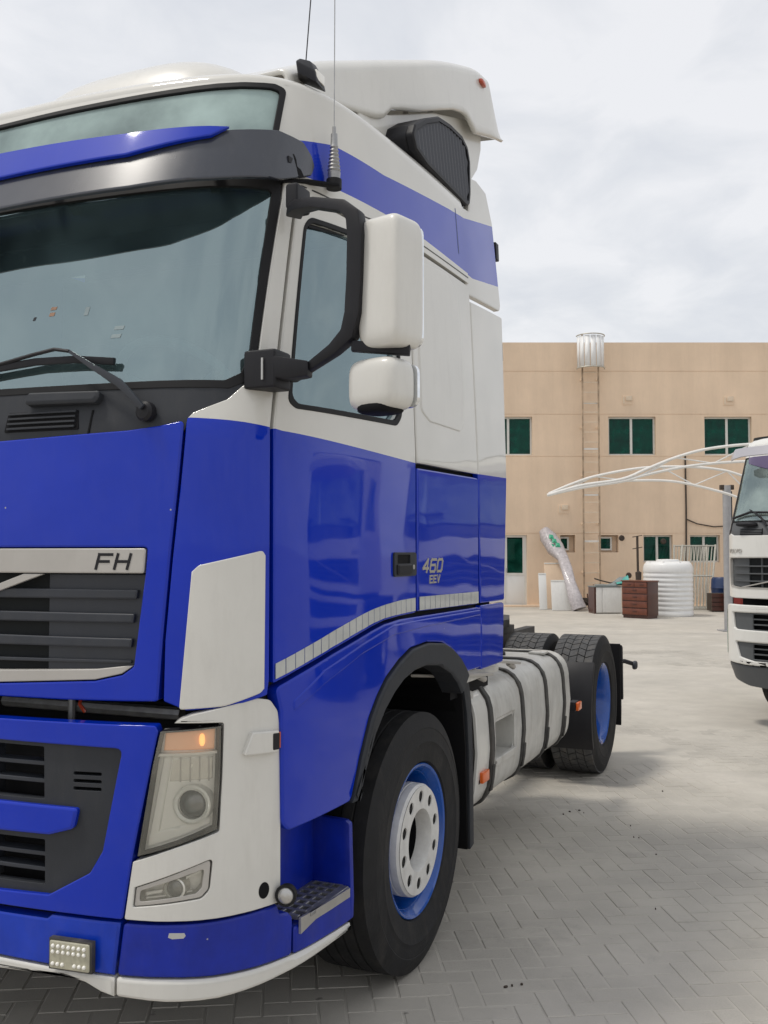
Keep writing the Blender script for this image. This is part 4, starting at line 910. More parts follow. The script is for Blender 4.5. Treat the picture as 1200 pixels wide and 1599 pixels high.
# --- mud flap and guard behind the front wheel
mf = empty('mud_flap', parent=truck)
MB().prism([(.52,1.10),(.56,.98),(.60,.75),(.625,.28),(.640,.28),(.617,.75),(.577,1.0),(.535,1.115)], .84, 1.185, 'x').build('flap', 'black', mf, bevel=.003)
MB().prism([(.30,1.185),(.46,1.135),(.545,1.05),(.60,.90),(.625,.70),(.635,.28),(.690,.29),(.682,.70),(.66,.95),(.61,1.08),(.53,1.14),(.40,1.185)], 1.180, 1.196, 'x').build('guard_edge', 'grey_plastic', mf, bevel=.004)
# --- fuel tank
class TankSkin:
    def __init__(s):
        pr = fillet([(.60,.415),(1.19,.415),(1.215,.70),(1.195,1.005),(.60,1.005)], [.12,.17,0,.19,.12], 8); i = pr.index(min(pr, key=lambda q: (q[0]-.9)**2+(q[1]-.415)**2))
        s.c = pr+[pr[0]]; s.t = [0]
        for a, b in zip(s.c, s.c[1:]): s.t.append(s.t[-1]+math.dist(a, b))
        s.len = s.t[-1]
    def p(s, b):
        b = max(0, min(s.len-1e-6, b)); k = max(i for i in range(len(s.t)) if s.t[i] <= b); k = min(k, len(s.c)-2)
        u = (b-s.t[k])/(s.t[k+1]-s.t[k]); return tuple(s.c[k][j]+(s.c[k+1][j]-s.c[k][j])*u for j in (0, 1))
    def nrm(s, a, b):
        p, q = s.p(b-.02), s.p(b+.02); d = Vector((q[0]-p[0], q[1]-p[1])).normalized(); return (d.y, 0, -d.x)
    def off(s, a, b, d): x, z = s.p(b); n_ = s.nrm(a, b); return (x+n_[0]*d, a, z+n_[2]*d)
TS = TankSkin()
def bz(z_):  # run at which the outer flank reaches height z
    return min((abs(TS.p(k*.002)[1]-z_)+(10 if TS.p(k*.002)[0] < 1.1 else 0), k*.002) for k in range(int(TS.len/.002)))[1]
tank = empty('fuel_tank', parent=truck)
b0, b1 = .25, TS.len-.20
panel('shell', [(.735,.02),(2.565,.02),(2.565,TS.len-.02),(.735,TS.len-.02)], TS, 'tank_paint', tank, d=0, thick=.02, bev=.02, grid=.05, r=.0, holes=[[(.995,bz(.615)),(1.335,bz(.615)),(1.335,bz(.80)),(.995,bz(.80))]], hr=.03)
for y_ in (.75, 2.54): MB().prism([q for q in TS.c[:-1]], y_, y_+.01, 'y').build('end_cap', 'tank_paint', tank)
mb = MB().box((1.03,.985,.60),(1.05,1.345,.82)).box((1.05,.985,.795),(1.195,1.345,.812)).box((1.05,.985,.60),(1.215,1.345,.614)).box((1.05,.975,.60),(1.20,.994,.81)).box((1.05,1.336,.60),(1.20,1.352,.81)); mb.build('step_niche', 'tank_paint', tank)
panel('step_edge', [(.985,bz(.585)),(1.345,bz(.585)),(1.345,bz(.622)),(.985,bz(.622))], TS, 'tank_paint', tank, d=.010, thick=.02, bev=.006, r=.01)
MB().box((.60,.70,.42),(1.18,.745,.99)).build('front_box', 'tank_paint', tank, bevel=.03, seg=3)
panel('front_section', [(.695,.08),(.865,.08),(.865,TS.len-.35),(.695,TS.len-.35)], TS, 'white_paint', tank, d=.006, thick=.02, bev=.008, grid=.06)
for y_, dd in ((.885,.020),(1.455,.012),(1.955,.012),(2.375,.012)):
    panel('strap', [(y_-.022,.04),(y_+.022,.04),(y_+.022,TS.len-.04),(y_-.022,TS.len-.04)], TS, 'strap', tank, d=dd, thick=.015, bev=.004, grid=.05)
    panel('strap_buckle', [(y_-.014,bz(.50)),(y_+.014,bz(.50)),(y_+.014,bz(.62)),(y_-.014,bz(.62))], TS, 'strap', tank, d=dd+.010, thick=.012, bev=.004, grid=.1)
MB().lathe([(0,.0),(.0,.055),(.02,.055),(.03,.045),(.03,0)], 24, (.85,2.15,1.0), 'z').build('filler_cap', 'dark_plastic', tank)
fp = empty('foot_plate', parent=truck)
mb = MB().box((.86,.44,1.072),(1.20,1.02,1.082)).box((1.19,.44,1.050),(1.215,1.02,1.0815)).box((.92,1.02,1.050),(1.12,1.30,1.060))
for k in range(4): mb.box((.90,.50+k*.13,1.082),(1.17,.53+k*.13,1.090))
mb.build('plate', 'tank_paint', fp, bevel=.002)
mb = MB(); ribbon(mb, [(1.02,.34,1.10),(1.16,.42,1.094),(1.225,.80,1.062)], .07, .014); ribbon(mb, [(.90,1.04,1.092),(1.10,1.20,1.078),(1.17,1.44,1.046)], .09, .014); mb.tube([(1.19,.78,1.05),(1.20,.84,1.03)], .016, 8).tube([(1.15,1.40,1.045),(1.165,1.45,1.02)], .016, 8); mb.build('lip', 'satin_trim', fp, bevel=.003)
MB().box((.88,.46,.98),(1.165,1.0,1.068)).build('bracket', 'black', fp)  # black block added as the shaded gap beneath the plate
MB().box((1.02,2.26,1.005),(1.12,2.36,1.018)).build('plate_catch', 'tank_paint', fp, bevel=.003)
# --- rear mudguards, markers, tail lamp stalk
rg_ = empty('rear_mudguard', parent=truck)
MB().prism([(3.7+.575*math.cos(R(a_)), RAD+.575*math.sin(R(a_))) for a_ in range(142, 207, 8)]+[(3.7+.545*math.cos(R(a_)), RAD+.545*math.sin(R(a_))) for a_ in range(206, 141, -8)], .84, 1.225, 'x').build('front_guard', 'dark_plastic', rg_, bevel=.006)
MB().prism([(4.26,.90),(4.30,.90),(4.325,.40),(4.31,.25),(4.285,.25)], .98, 1.215, 'x').build('flap', 'black', rg_, bevel=.004)
MB().prism([(4.30,.89),(4.35,.87),(4.36,.45),(4.32,.45)], 1.20, 1.225, 'x').build('flap_edge', 'dark_plastic', rg_, bevel=.004)
mb = MB().tube([(1.10,4.36,.74),(1.22,4.45,.745),(1.27,4.52,.72)], .018, 8); mb.build('lamp_stalk', 'dark_plastic', rg_)
superbox((1.285,4.55,.705),(.02,.05,.035),3,14,10).build('outline_lamp', 'slat_plastic', rg_)
for (x_, y_, z_) in ((1.216,.775,.585),(1.225,2.72,.632)):
    p_ = empty('side_lamp', parent=truck); MB().box((x_-.05,y_-.055,z_-.03),(x_-.006,y_+.055,z_+.03)).build('base', 'dark_plastic', p_, bevel=.004); MB().box((x_-.004,y_-.05,z_-.026),(x_+.014,y_+.05,z_+.026)).build('lens', 'amber_side', p_, bevel=.006)
    mirrored(p_)
for o in (mf, tank, fp, rg_): mirrored(o)
# ------------------------------------------------------------------ the white truck parked beyond
mat('white_cab', (.74,.73,.69), .35, coat=.5, var=.04, vscale=2, dirt=.12)
mat('grey_cowl', (.09,.095,.10), .55, var=.1, dirt=.1)
mat('purple_film', (.10,.07,.16), .3, coat=.5)
glass('pale_screen', (.55,.68,.66), .28, 2.6, (.55,.66,.62))
TC = Plan([(0,0),(.4,.012),(.75,.045),(.95,.09),(1.08,.16),(1.155,.26),(1.19,.42),(1.21,.9),(1.215,1.75)], lambda z: 1-max(0,z-1.85)*.075, lambda z: max(0,z-1.82)*.42, y0=.5, y1=1.4)
TB = Plan([(0,-.06),(.4,-.05),(.75,-.015),(.95,.03),(1.09,.11),(1.17,.23),(1.205,.42),(1.22,.8)], lambda z: 1-max(0,.62-z)*.22, lambda z: max(0,.6-z)*.25, y0=.5, y1=.8)
t2 = empty('tractor_truck', (2.955,5.72,0), R(-15), 'white tractor truck parked behind the blue one, cut off by the picture edge', 'truck', 'white trucks parked in the yard')
panel('cab_shell', sym([(0,1.2),(2.6,1.2),(2.6,2.78),(0,2.78)]), TC, 'inside', t2, d=-.035, thick=.01, grid=.15, bev=.002, holes=[sym([(0,1.93),(1.12,1.93),(1.14,2.56),(0,2.56)])], hr=.03)
MB().box((-1.1,1.70,1.1),(1.1,1.76,2.75)).box((-1.05,.4,1.1),(1.05,1.7,1.16)).build('bulkhead', 'inside', t2)
bn = panel('bonnet', sym([(0,1.205),(1.10,1.205),(1.235,1.212),(1.245,1.60),(1.235,1.80),(1.17,1.815),(1.10,1.795),(0,1.79)]), TC, 'white_cab', t2, d=.004, thick=.04, bev=.008, grid=.07, r=[0,.0,.01,0,.04,.02,.03,0,0,0,0,0,0,0,0], holes=[sym([(0,1.30),(1.02,1.303),(1.155,1.315),(1.175,1.40),(1.175,1.585),(0,1.595)])], hr=.03)
gg = empty('grille', parent=t2)
panel('backing', sym([(0,1.28),(1.16,1.29),(1.18,1.60),(0,1.60)]), TC, 'black', gg, d=-.06, thick=.01, grid=.2)
for s in (1, -1): panel('blanking_plate', [(s*.93,1.305),(s*1.17,1.32),(s*1.172,1.585),(s*.93,1.59)], TC, 'grey_cowl', gg, d=-.02, thick=.02)
for z in (1.37,1.44,1.51): panel('slat', sym([(0,z-.012),(1.09,z-.010),(1.12,z),(0,z+.010)]), TC, 'grey_cowl', gg, d=-.002, thick=.03, bev=.003, grid=.12)
for t_ in (-.8,-.4,.4,.8): panel('rib', [(t_-.008,1.30),(t_+.008,1.30),(t_+.008,1.59),(t_-.008,1.59)], TC, 'grey_cowl', gg, d=-.02, thick=.02, grid=0)
panel('surround', sym([(0,1.292),(1.02,1.295),(1.16,1.307),(1.183,1.40),(1.183,1.592),(0,1.602)]), TC, 'satin_trim', gg, d=.008, thick=.02, bev=.0015, holes=[sym([(0,1.305),(1.02,1.308),(1.148,1.32),(1.168,1.40),(1.168,1.580),(0,1.59)])], hr=.025, r=.03)
panel('diagonal_bar', [(-1.05,1.30),(-1.0,1.30),(.36,1.59),(.28,1.59)], TC, 'satin_trim', gg, d=.012, thick=.012)
text('lettering', 'VOLVO', .050, TC, -1.085, 1.648, 'satin_trim', bn, d=.009, sx=1.15, bold=.001)
panel('cowl', sym([(0,1.78),(1.10,1.785),(1.19,1.80),(1.215,1.86),(1.16,1.93),(0,1.935)]), TC, 'grey_cowl', t2, d=-.006, thick=.03, grid=.08)
for s in (1, -1):
    v = panel('cowl_vent', [(s*.78,1.80),(s*1.02,1.80),(s*1.02,1.86),(s*.78,1.86)], TC, 'black', t2, d=.0, thick=.01, grid=.1)
    for k in range(4): panel('vent_slat', [(s*.785,1.808+k*.014),(s*1.015,1.808+k*.014),(s*1.015,1.814+k*.014),(s*.785,1.814+k*.014)], TC, 'grey_cowl', v, d=.006, thick=.006, bev=.001, grid=.12)
    superbox(TC.off(s*.93,1.885,.03),(.10,.04,.022),3,16,10).build('grab_bar', 'dark_plastic', v)
    wi = empty('wiper', parent=t2); P = lambda t_, z_, d_: Vector(TC.off(s*t_, z_, d_))
    a = MB(); a.tube([P(.72,1.86,.05),P(.80,1.95,.05),P(.92,2.02,.04)], [.012,.010,.006], 6); a.build('arm', 'dark_plastic', wi)
    a = MB(); a.tube([P(1.12,1.955,.02),P(.92,2.0,.03),P(.6,1.99,.03)], .012, 6); a.build('blade', 'dark_plastic', wi)
    panel('door_pillar', [(s*1.175,1.84),(s*1.25,1.80),(s*1.262,2.60),(s*1.21,2.60)], TC, 'dark_plastic', t2, d=.0, thick=.03, grid=.1)
    panel('side_panel', [(s*1.262,1.21),(s*2.6,1.21),(s*2.6,2.72),(s*1.28,2.72)], TC, 'white_cab', t2, d=.0, thick=.03, grid=.12)
    wn = panel('side_window', [(s*1.42,1.90),(s*2.15,1.88),(s*2.15,2.45),(s*1.5,2.5)], TC, 'side_glass', t2, d=.006, thick=.004, grid=.15)
    hl2 = panel('headlight', [(s*1.245,.70),(s*1.29,.66),(s*1.37,.90),(s*1.37,1.08),(s*1.30,1.10)], TB, 'lens_cover', t2, d=.008, thick=.01, grid=.05, r=.02)
    panel('housing', [(s*1.25,.70),(s*1.29,.67),(s*1.36,.90),(s*1.36,1.07),(s*1.30,1.09)], TB, 'reflector', hl2, d=.002, thick=.02, grid=.05)
    panel('blinker', [(s*1.30,.92),(s*1.365,.92),(s*1.365,1.08),(s*1.305,1.09)], TB, 'dark_plastic', hl2, d=.0045, thick=.002, grid=.05)
sc2 = panel('windscreen', sym([(0,1.935),(1.14,1.935),(1.17,1.97),(1.185,2.56),(0,2.57)]), TC, 'pale_screen', t2, d=-.006, thick=.006, grid=.1, bev=.001)
panel('purple_blind', sym([(0,2.42),(.85,2.43),(1.10,2.50),(1.13,2.60),(0,2.60)]), TC, 'purple_film', sc2, d=.001, thick=.002, grid=.1)
panel('seal', sym([(0,1.918),(1.15,1.918),(1.188,1.965),(1.205,2.60),(0,2.60)]), TC, 'rubber', sc2, d=-.001, thick=.02, grid=.1, holes=[sym([(0,1.937),(1.138,1.937),(1.168,1.972),(1.183,2.55),(0,2.555)])], hr=.01)
TV = Plan([(0,.02),(.5,.035),(.85,.08),(1.05,.16),(1.16,.32),(1.19,.5)], lambda z: 1, lambda z: (z-2.5)*.5, y0=.3, y1=.6)
mat('pale_visor', (.42,.41,.44), .3, coat=.4)
panel('sun_visor', sym([(0,2.545),(.7,2.55),(1.0,2.545),(1.22,2.52),(1.25,2.56),(1.12,2.63),(.7,2.64),(0,2.64)]), TV, 'pale_visor', t2, d=0, thick=.012, grid=.08, back=True)
panel('roof_front', sym([(0,2.56),(1.28,2.56),(2.6,2.62),(2.6,2.68),(0,2.68)]), TC, 'white_cab', t2, d=.002, thick=.03, grid=.12)
rr_ = [[(x*(1-.10*k*k), y+.06*k, 2.68+.07*math.sin(PI/2*k)) for x, y in [TC.at(-2.6+5.2*i/40, 2.68)[:2] for i in range(41)]] for k in (0,.3,.6,.8,1)]
q = MB().loft(rr_, close=False); q.add([rr_[-1][i] for i in range(41)], [tuple(range(41))]); q.build('roof', 'white_cab', t2)
bp = panel('bumper', sym([(0,.585),(.70,.59),(.95,.585),(1.24,.60),(1.40,.62),(1.405,1.10),(1.36,1.135),(1.20,1.145),(0,1.14)]), TB, 'white_cab', t2, d=0, thick=.05, bev=.012, grid=.06, holes=[sym([(0,.90),(1.06,.915),(1.09,.93),(1.115,1.072),(0,1.085)]), sym([(0,.625),(.86,.628),(1.02,.66),(1.075,.80),(0,.80)])], hr=.015)
for a_, z0_, z1_, e_ in ((1.12,.885,1.09,1.10),(1.08,.612,.812,1.05)):
    q = panel('air_inlet', sym([(0,z0_),(a_-.02,z0_+.02),(a_,z1_),(0,z1_)]), TB, 'grey_cowl', t2, d=-.025, thick=.02, grid=.08, holes=[sym([(0,z0_+.03),(.88,z0_+.035),(.88,z1_-.03),(0,z1_-.03)])], hr=.01)
    panel('backing', sym([(0,z0_),(1.0,z0_),(1.0,z1_),(0,z1_)]), TB, 'black', q, d=-.08, thick=.01, grid=.2)
    for k in (1, 2): panel('slat', sym([(0,z0_+.03+k*.05-.006),(.89,z0_+.03+k*.05-.006),(.89,z0_+.03+k*.05+.006),(0,z0_+.03+k*.05+.006)]), TB, 'grey_cowl', q, d=-.03, thick=.03, grid=.15, bev=.002)
    for t_ in (-.66,-.44,-.22,0,.22,.44,.66): panel('rib', [(t_-.006,z0_+.02),(t_+.006,z0_+.02),(t_+.006,z1_-.02),(t_-.006,z1_-.02)], TB, 'grey_cowl', q, d=-.028, thick=.03, bev=.002, grid=0)
panel('lower_bumper', sym([(0,.36),(.6,.365),(1.0,.385),(1.22,.43),(1.34,.50),(1.40,.60),(1.24,.588),(.95,.573),(0,.573)]), TB, 'grey_cowl', t2, d=-.004, thick=.06, bev=.012, grid=.06)
mb = MB().box((-1.0,.15,.45),(1.0,.3,1.25)).box((-.6,.3,.5),(.6,5.2,1.0)); mb.build('underbody', 'black', t2)
for x, y_ in ((1.04,1.62),(-1.04,1.62),(1.0,5.1),(-1.0,5.1)):
    wh = empty('wheel', (x,y_,RAD), parent=t2); MB().lathe(tyre_profile(.315, True), 48).build('tyre', 'tyre', wh, ang=28); MB().lathe([(-.13,.30),(.13,.30),(.10,.26),(.03,.25),(.05,.12),(.06,0)] if x > 0 else [(.13,.30),(-.13,.30),(-.10,.26),(-.03,.25),(-.05,.12),(-.06,0)], 40).build('rim', 'rim_white', wh)

t3 = copy_tree(t2); t3.location = (6.1,5.1,0); t3.rotation_euler = (0,0,R(-13)); t3['label'] = 'white tractor truck parked next along, mirrored in the blue door'
# ------------------------------------------------------------------ the building across the yard
mat('render_wall', (.76,.59,.435), .9, spec=.2, var=.10, vscale=.55, bump=.15, bscale=90, dirt=.10)
mat('ladder_rail', (.42,.31,.215), .7, var=.5, vscale=5)
mat('beige_steel', (.70,.57,.43), .6, var=.15, vscale=20, dirt=.2)
mat('white_frame', (.66,.65,.61), .45, var=.05, dirt=.1)
mat('cage_white', (.80,.80,.79), .4, var=.05)
mat('rust_dark', (.06,.045,.035), .8, var=.4)
mat('lilac_film', (.44,.41,.42), .5, coat=.15, var=.3, vscale=14, bump=1.0, bscale=16)
mat('green_print', (.03,.33,.18), .4, coat=.4)
mat('wood_brown', (.14,.036,.016), .4, coat=.3, var=.35, vscale=9)
mat('wood_dark', (.065,.018,.010), .45, coat=.3, var=.3, vscale=9)
mat('appliance_white', (.72,.71,.68), .4, coat=.2, var=.06, dirt=.2)
mat('tank_white', (.74,.74,.73), .45, coat=.1, var=.05, dirt=.1)
mat('teal_sheet', (.06,.36,.32), .45, coat=.3, var=.2)
mat('grey_sheet', (.20,.23,.23), .6, var=.3)
mat('pale_steel', (.48,.46,.40), .5, metal=.3, var=.25, vscale=25, dirt=.3)
mat('canopy_white', (.78,.76,.72), .45, var=.06, dirt=.15)
mat('post_grey', (.36,.36,.37), .5, metal=.3, var=.15)
mat('barrel_blue', (.01,.03,.10), .4, coat=.3)
mat('cabinet_red', (.22,.02,.016), .45, var=.2)
mat('cardboard', (.30,.20,.11), .8, var=.2)
mat('pvc_white', (.72,.72,.70), .45)
def yard(u, dep, z=0): p = CAM+FW*dep+RT*u; return Vector((p.x, p.y, z))
BD = 29.0
bld = empty('building', yard(0, BD), YAW, 'long beige rendered two-storey building with green glazed windows', 'building')
GRO = [(7.085,7.11),(5.78,5.80),(4.50,4.52),(2.18,2.20)]
HOLES = []   # u0,u1,z0,z1,depth
for u0 in (-8.55,-5.65,-2.75,.15,3.05,6.78,9.68,12.58,15.48): HOLES.append((u0, u0+1.43, 4.55, 5.72, .16))
LOWW = [(5.30,5.75,1.62,2.14,.22),(6.45,7.05,1.62,2.14,.22),(7.80,8.68,1.32,2.14,.16),(9.20,10.10,1.32,2.14,.16),(12.3,13.2,1.32,2.14,.16),(-6.0,-5.1,1.32,2.14,.16),(-2.4,-1.5,1.32,2.14,.16)]
HOLES += LOWW; HOLES.append((2.95,4.30,.0,2.14,.12))
def build_wall(u0, u1, z0, z1):
    us = sorted({u0, u1}|{h[i] for h in HOLES for i in (0,1)}); zs = sorted({z0, z1}|{g for q in GRO for g in q}|{h[i] for h in HOLES for i in (2,3)})
    def depth(i, j):
        if not (0 <= i < len(us)-1 and 0 <= j < len(zs)-1): return None
        cu, cz = (us[i]+us[i+1])/2, (zs[j]+zs[j+1])/2
        for h in HOLES:
            if h[0] < cu < h[1] and h[2] < cz < h[3]: return h[4]
        for a, b in GRO:
            if a < cz < b: return .010
        return 0.0
    mb = MB()
    for i in range(len(us)-1):
        for j in range(len(zs)-1):
            d = depth(i, j); a, b, c, e = us[i], us[i+1], zs[j], zs[j+1]
            if d < .1: mb.add([(a,d,c),(b,d,c),(b,d,e),(a,d,e)], [(0,1,2,3)])
            dn = depth(i+1, j)
            if dn is not None and dn != d: mb.add([(b,d,c),(b,dn,c),(b,dn,e),(b,d,e)], [(0,1,2,3)])
            dn = depth(i, j+1)
            if dn is not None and dn != d: mb.add([(a,d,e),(b,d,e),(b,dn,e),(a,dn,e)], [(0,1,2,3)])
    return mb
mb = build_wall(-12, 19, 0, 7.98); mb.add([(-12,0,7.98),(19,0,7.98),(19,.25,7.98),(-12,.25,7.98),(-12,0,0),(-12,9,0),(-12,9,7.98),(19,0,0),(19,9,0),(19,9,7.98),(-12,.25,7.3),(19,.25,7.3),(19,9,7.3),(-12,9,7.3)], [(0,1,2,3),(4,5,6,0),(7,8,9,1),(3,2,11,10),(10,11,12,13)])
bm_wall = mb.build('wall', 'render_wall', bld, smooth=False)
# rain streaks and patchy repaint on the render
m_ = MATS['render_wall']; n_ = m_.node_tree.nodes; l_ = m_.node_tree.links; b_ = n_['Principled BSDF']
tc_ = n_.new('ShaderNodeTexCoord'); mp_ = n_.new('ShaderNodeMapping'); mp_.inputs['Scale'].default_value = (1.6, 1.6, .16); l_.new(tc_.outputs['Object'], mp_.inputs[0])
no_ = n_.new('ShaderNodeTexNoise'); no_.inputs['Scale'].default_value = 1.4; no_.inputs['Detail'].default_value = 9; no_.inputs['Roughness'].default_value = .66; l_.new(mp_.outputs[0], no_.inputs[0])
mr_ = n_.new('ShaderNodeMapRange'); mr_.inputs[1].default_value = .42; mr_.inputs[2].default_value = .72; mr_.inputs[4].default_value = .30; l_.new(no_.outputs[0], mr_.inputs[0])
mx_ = n_.new('ShaderNodeMix'); mx_.data_type = 'RGBA'; l_.new(mr_.outputs[0], mx_.inputs[0]); l_.new(b_.inputs['Base Color'].links[0].from_socket, mx_.inputs[6]); mx_.inputs[7].default_value = (.52,.40,.29,1); l_.new(mx_.outputs[2], b_.inputs['Base Color'])
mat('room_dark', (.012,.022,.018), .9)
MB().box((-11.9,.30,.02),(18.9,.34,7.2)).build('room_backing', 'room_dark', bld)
def window(u0, u1, z0, z1, dep, split=True):
    wn = empty('window', (u0, dep, z0), parent=bld); w_, h_ = u1-u0, z1-z0; f = .05
    mb = MB().box((0,-.03,0),(w_,.03,f)).box((0,-.03,h_-f),(w_,.03,h_)).box((0,-.03,f),(f,.03,h_-f)).box((w_-f,-.03,f),(w_,.03,h_-f))
    if split: mb.box((w_/2-.035,-.035,f),(w_/2+.035,.03,h_-f))
    mb.build('frame', 'white_frame', wn)
    for a, b in (((f,w_/2-.035),(w_/2+.035,w_-f)) if split else ((f,w_-f),)):
        MB().box((a,0,f),(b,.006,h_-f)).build('pane', 'green_glass', wn)
        if split: MB().box(((a+b)/2-.03,.09,f),((a+b)/2+.03,.10,h_-f)).build('curtain_edge', 'grey_sheet', wn)
for h in HOLES[:9]: window(*h)
for k, h in enumerate(LOWW):
    window(h[0], h[1], h[2]+(.0 if k > 1 else .10), h[3], h[4], k > 1) if k > 1 else window(h[0], h[1]-.16, h[2]+.06, h[3]-.05, h[4]-.03, False)
    if k < 2: MB().box((h[0],h[4]+.02,h[2]),(h[1],h[4]+.04,h[3])).build('niche_back', 'render_wall', bld)
dr = empty('door', (2.95,.12,0), parent=bld)
mb = MB().box((0,-.03,0),(.07,.04,2.14)).box((1.28,-.03,0),(1.35,.04,2.14)).box((.07,-.03,2.07),(1.28,.04,2.14)).box((.64,-.03,0),(.71,.04,2.07)); mb.build('frame', 'white_frame', dr)
for a in (.07,.71):
    MB().box((a,-.01,.03),(a+.57,.03,.93)).build('door_panel', 'pvc_white', dr, bevel=.004); MB().box((a,-.02,.93),(a+.57,.035,1.0)).build('lock_rail', 'white_frame', dr); MB().box((a+.05,0,1.0),(a+.52,.006,2.03)).build('pane', 'green_glass', dr)
    MB().box((a,-.02,1.0),(a+.05,.03,2.07)).box((a+.52,-.02,1.0),(a+.57,.03,2.07)).build('stile', 'white_frame', dr)
MB().box((.74,-.07,1.02),(.76,-.02,1.14)).build('handle', 'steel', dr)
for u, z in ((7.36,6.22),(10.42,6.20),(5.40,2.92)):
    v = empty('wall_vent', (u,0,z), parent=bld); MB().box((-.15,-.015,-.14),(.15,.0,.14)).build('plate', 'render_wall', v, bevel=.004); MB().box((-.05,-.05,-.02),(.14,-.02,.13)).build('hood', 'beige_steel', v, bevel=.004); MB().box((-.13,-.028,-.10),(-.09,-.02,.10)).build('slot', 'beige_steel', v)
MB().box((-12.02,-.35,-.02),(19.02,.0,.05)).build('plinth', 'render_wall', bld)
mb = MB().tube([(9.08,-.03,4.55),(9.09,-.03,2.9),(9.07,-.03,1.25)], .025, 6); mb.build('conduit', 'rust_dark', bld)
MB().tube([(9.08,-.05,2.62),(9.4,-.05,2.48),(9.9,-.05,2.39),(10.5,-.05,2.42)], .02, 6).build('cable', 'rust_dark', bld)
for u, z in ((7.35,.93),(7.15,2.05),(8.4,1.95)): MB().lathe([(-.04,.0),(-.04,.06),(0,.09)], 12, (u,0,z), 'y').build('wall_stain_bracket', 'rust_dark', bld)

# fixed ladder with its safety cage
ld = empty('cage_ladder', yard(0, BD), YAW, 'beige steel ladder fixed to the building with white cage at roof edge', 'ladder')
mb = MB()
for u in (5.95, 6.43): MB().box((u-.022,-.30,.20),(u+.022,-.25,8.15)).build('rail', 'ladder_rail', ld)
for k in range(25): MB().box((5.972,-.29,.40+k*.30),(6.408,-.262,.43+k*.30)).build('rung', 'beige_steel', ld)
for k in range(5):
    for u in (5.95,6.43): MB().box((u-.015,-.25,1.0+k*1.45),(u+.015,0,1.05+k*1.45)).build('stand_off', 'beige_steel', ld)
    if k > 0: MB().box((5.93,-.245,.55+k*1.38),(6.45,-.235,.60+k*1.38)).build('tie_bar', 'canopy_white', ld)
for k in range(7):
    a0, a1 = PI+PI*k/7+.03, PI+PI*(k+1)/7-.03; rg0 = []
    for a_ in (a0, (a0+a1)/2, a1): rg0.append((6.19+.40*math.cos(a_), -.30+.42*math.sin(a_)))
    mb = MB(); mb.loft([[(x,y,z) for z in (7.12,8.06)] for x, y in rg0], close=False); o = mb.build('cage_sheet', 'cage_white', ld); o.modifiers.new('t', 'SOLIDIFY').thickness = .006
for z in (7.12, 8.10): MB().tube([(6.19+.415*math.cos(PI+PI*k/14), -.30+.435*math.sin(PI+PI*k/14), z) for k in range(15)]+([(6.62,-.1,z)] if z > 8 else []), .018, 6).build('hoop', 'pale_steel', ld)

# ------------------------------------------------------------------ things stacked along the wall
def thing(name, u, dep, label, cat, rz=0, group=None): return empty(name, yard(u, dep), YAW+rz, label, cat, group)
o = thing('water_tank', 7.32, 24.9, 'ribbed white plastic water tank beside the brown chest of drawers', 'water tank')
pr = [(0,0),(.0,.60),(.03,.62)]
for k in range(9): z = .06+k*.118; pr += [(z,.622),(z+.05,.618),(z+.062,.609),(z+.098,.609),(z+.112,.618)]
pr += [(1.13,.622),(1.22,.62),(1.30,.60),(1.36,.56),(1.385,.45),(1.39,.30)]
MB().lathe(pr, 56, (0,0,0), 'z').build('body', 'tank_white', o, ang=50); MB().lathe([(1.385,.30),(1.43,.29),(1.445,.24),(1.45,0)], 40, (0,0,0), 'z').build('lid', 'tank_white', o)
for k in range(8): MB().box((.32,-.02,1.33),(.55,.02,1.395)).build('lifting_rib', 'tank_white', o, bevel=.01).rotation_euler = (0,0,PI*k/4+.3)
o = thing('chest_of_drawers', 6.36, 24.0, 'brown wooden chest of drawers standing left of the white water tank', 'chest of drawers', R(-48))
MB().box((-.38,-.22,.06),(.36,.24,.90)).build('carcass', 'wood_dark', o, bevel=.008); MB().box((-.40,-.25,.90),(.38,.26,.93)).build('top', 'wood_brown', o, bevel=.006); MB().box((-.36,-.20,0),(.34,.22,.06)).build('plinth', 'wood_dark', o)
z = .09
for k, h_ in enumerate((.17,.17,.17,.15)):
    dz = MB().box((-.36,-.245,z),(.34,-.222,z+h_-.02)).build('drawer', 'wood_brown', o, bevel=.005); MB().box((-.06,-.262,z+h_*.45),(.06,-.246,z+h_*.45+.02)).build('handle', 'wood_dark', dz, bevel=.004); z += h_+.005
for a in (-.36,-.005): dz = MB().box((a,-.245,z),(a+.345,-.222,.885)).build('drawer', 'wood_brown', o, bevel=.005); MB().box((a+.16,-.262,z+.05),(a+.26,-.246,z+.07)).build('handle', 'wood_dark', dz, bevel=.004)
o = thing('cabinet', 5.90, 25.9, 'low white cabinet with a dark side, left of the chest of drawers', 'cabinet', R(4))
MB().box((-.30,-.25,.02),(.40,.3,.70)).build('carcass', 'appliance_white', o, bevel=.01); MB().box((-.345,-.26,.0),(-.30,.3,.71)).build('side_panel', 'wood_dark', o)
for a in (-.295,-.13): MB().box((a,-.268,.03),(a+(.155 if a < -.2 else .52),-.251,.69)).build('door', 'appliance_white', o, bevel=.006)
MB().box((-.36,-.28,.70),(.42,.32,.722)).build('top', 'grey_sheet', o, bevel=.004)
o = thing('folded_sheet', 6.05, 25.95, 'crumpled teal plastic sheet lying on the low white cabinet', 'sheet')
rg0 = []
random.seed(3)
for i in range(13):
    x = -.42+.07*i; rg0.append([(x, -.22+.05*j, .724+max(.008, (.03+.16*sstep(-.1,.3,x))*math.sin(PI*j/8)*(1+.3*math.sin(9*x+j)))+.012*random.random()) for j in range(9)])
MB().loft(rg0, close=False).build('fold', 'grey_sheet', o)
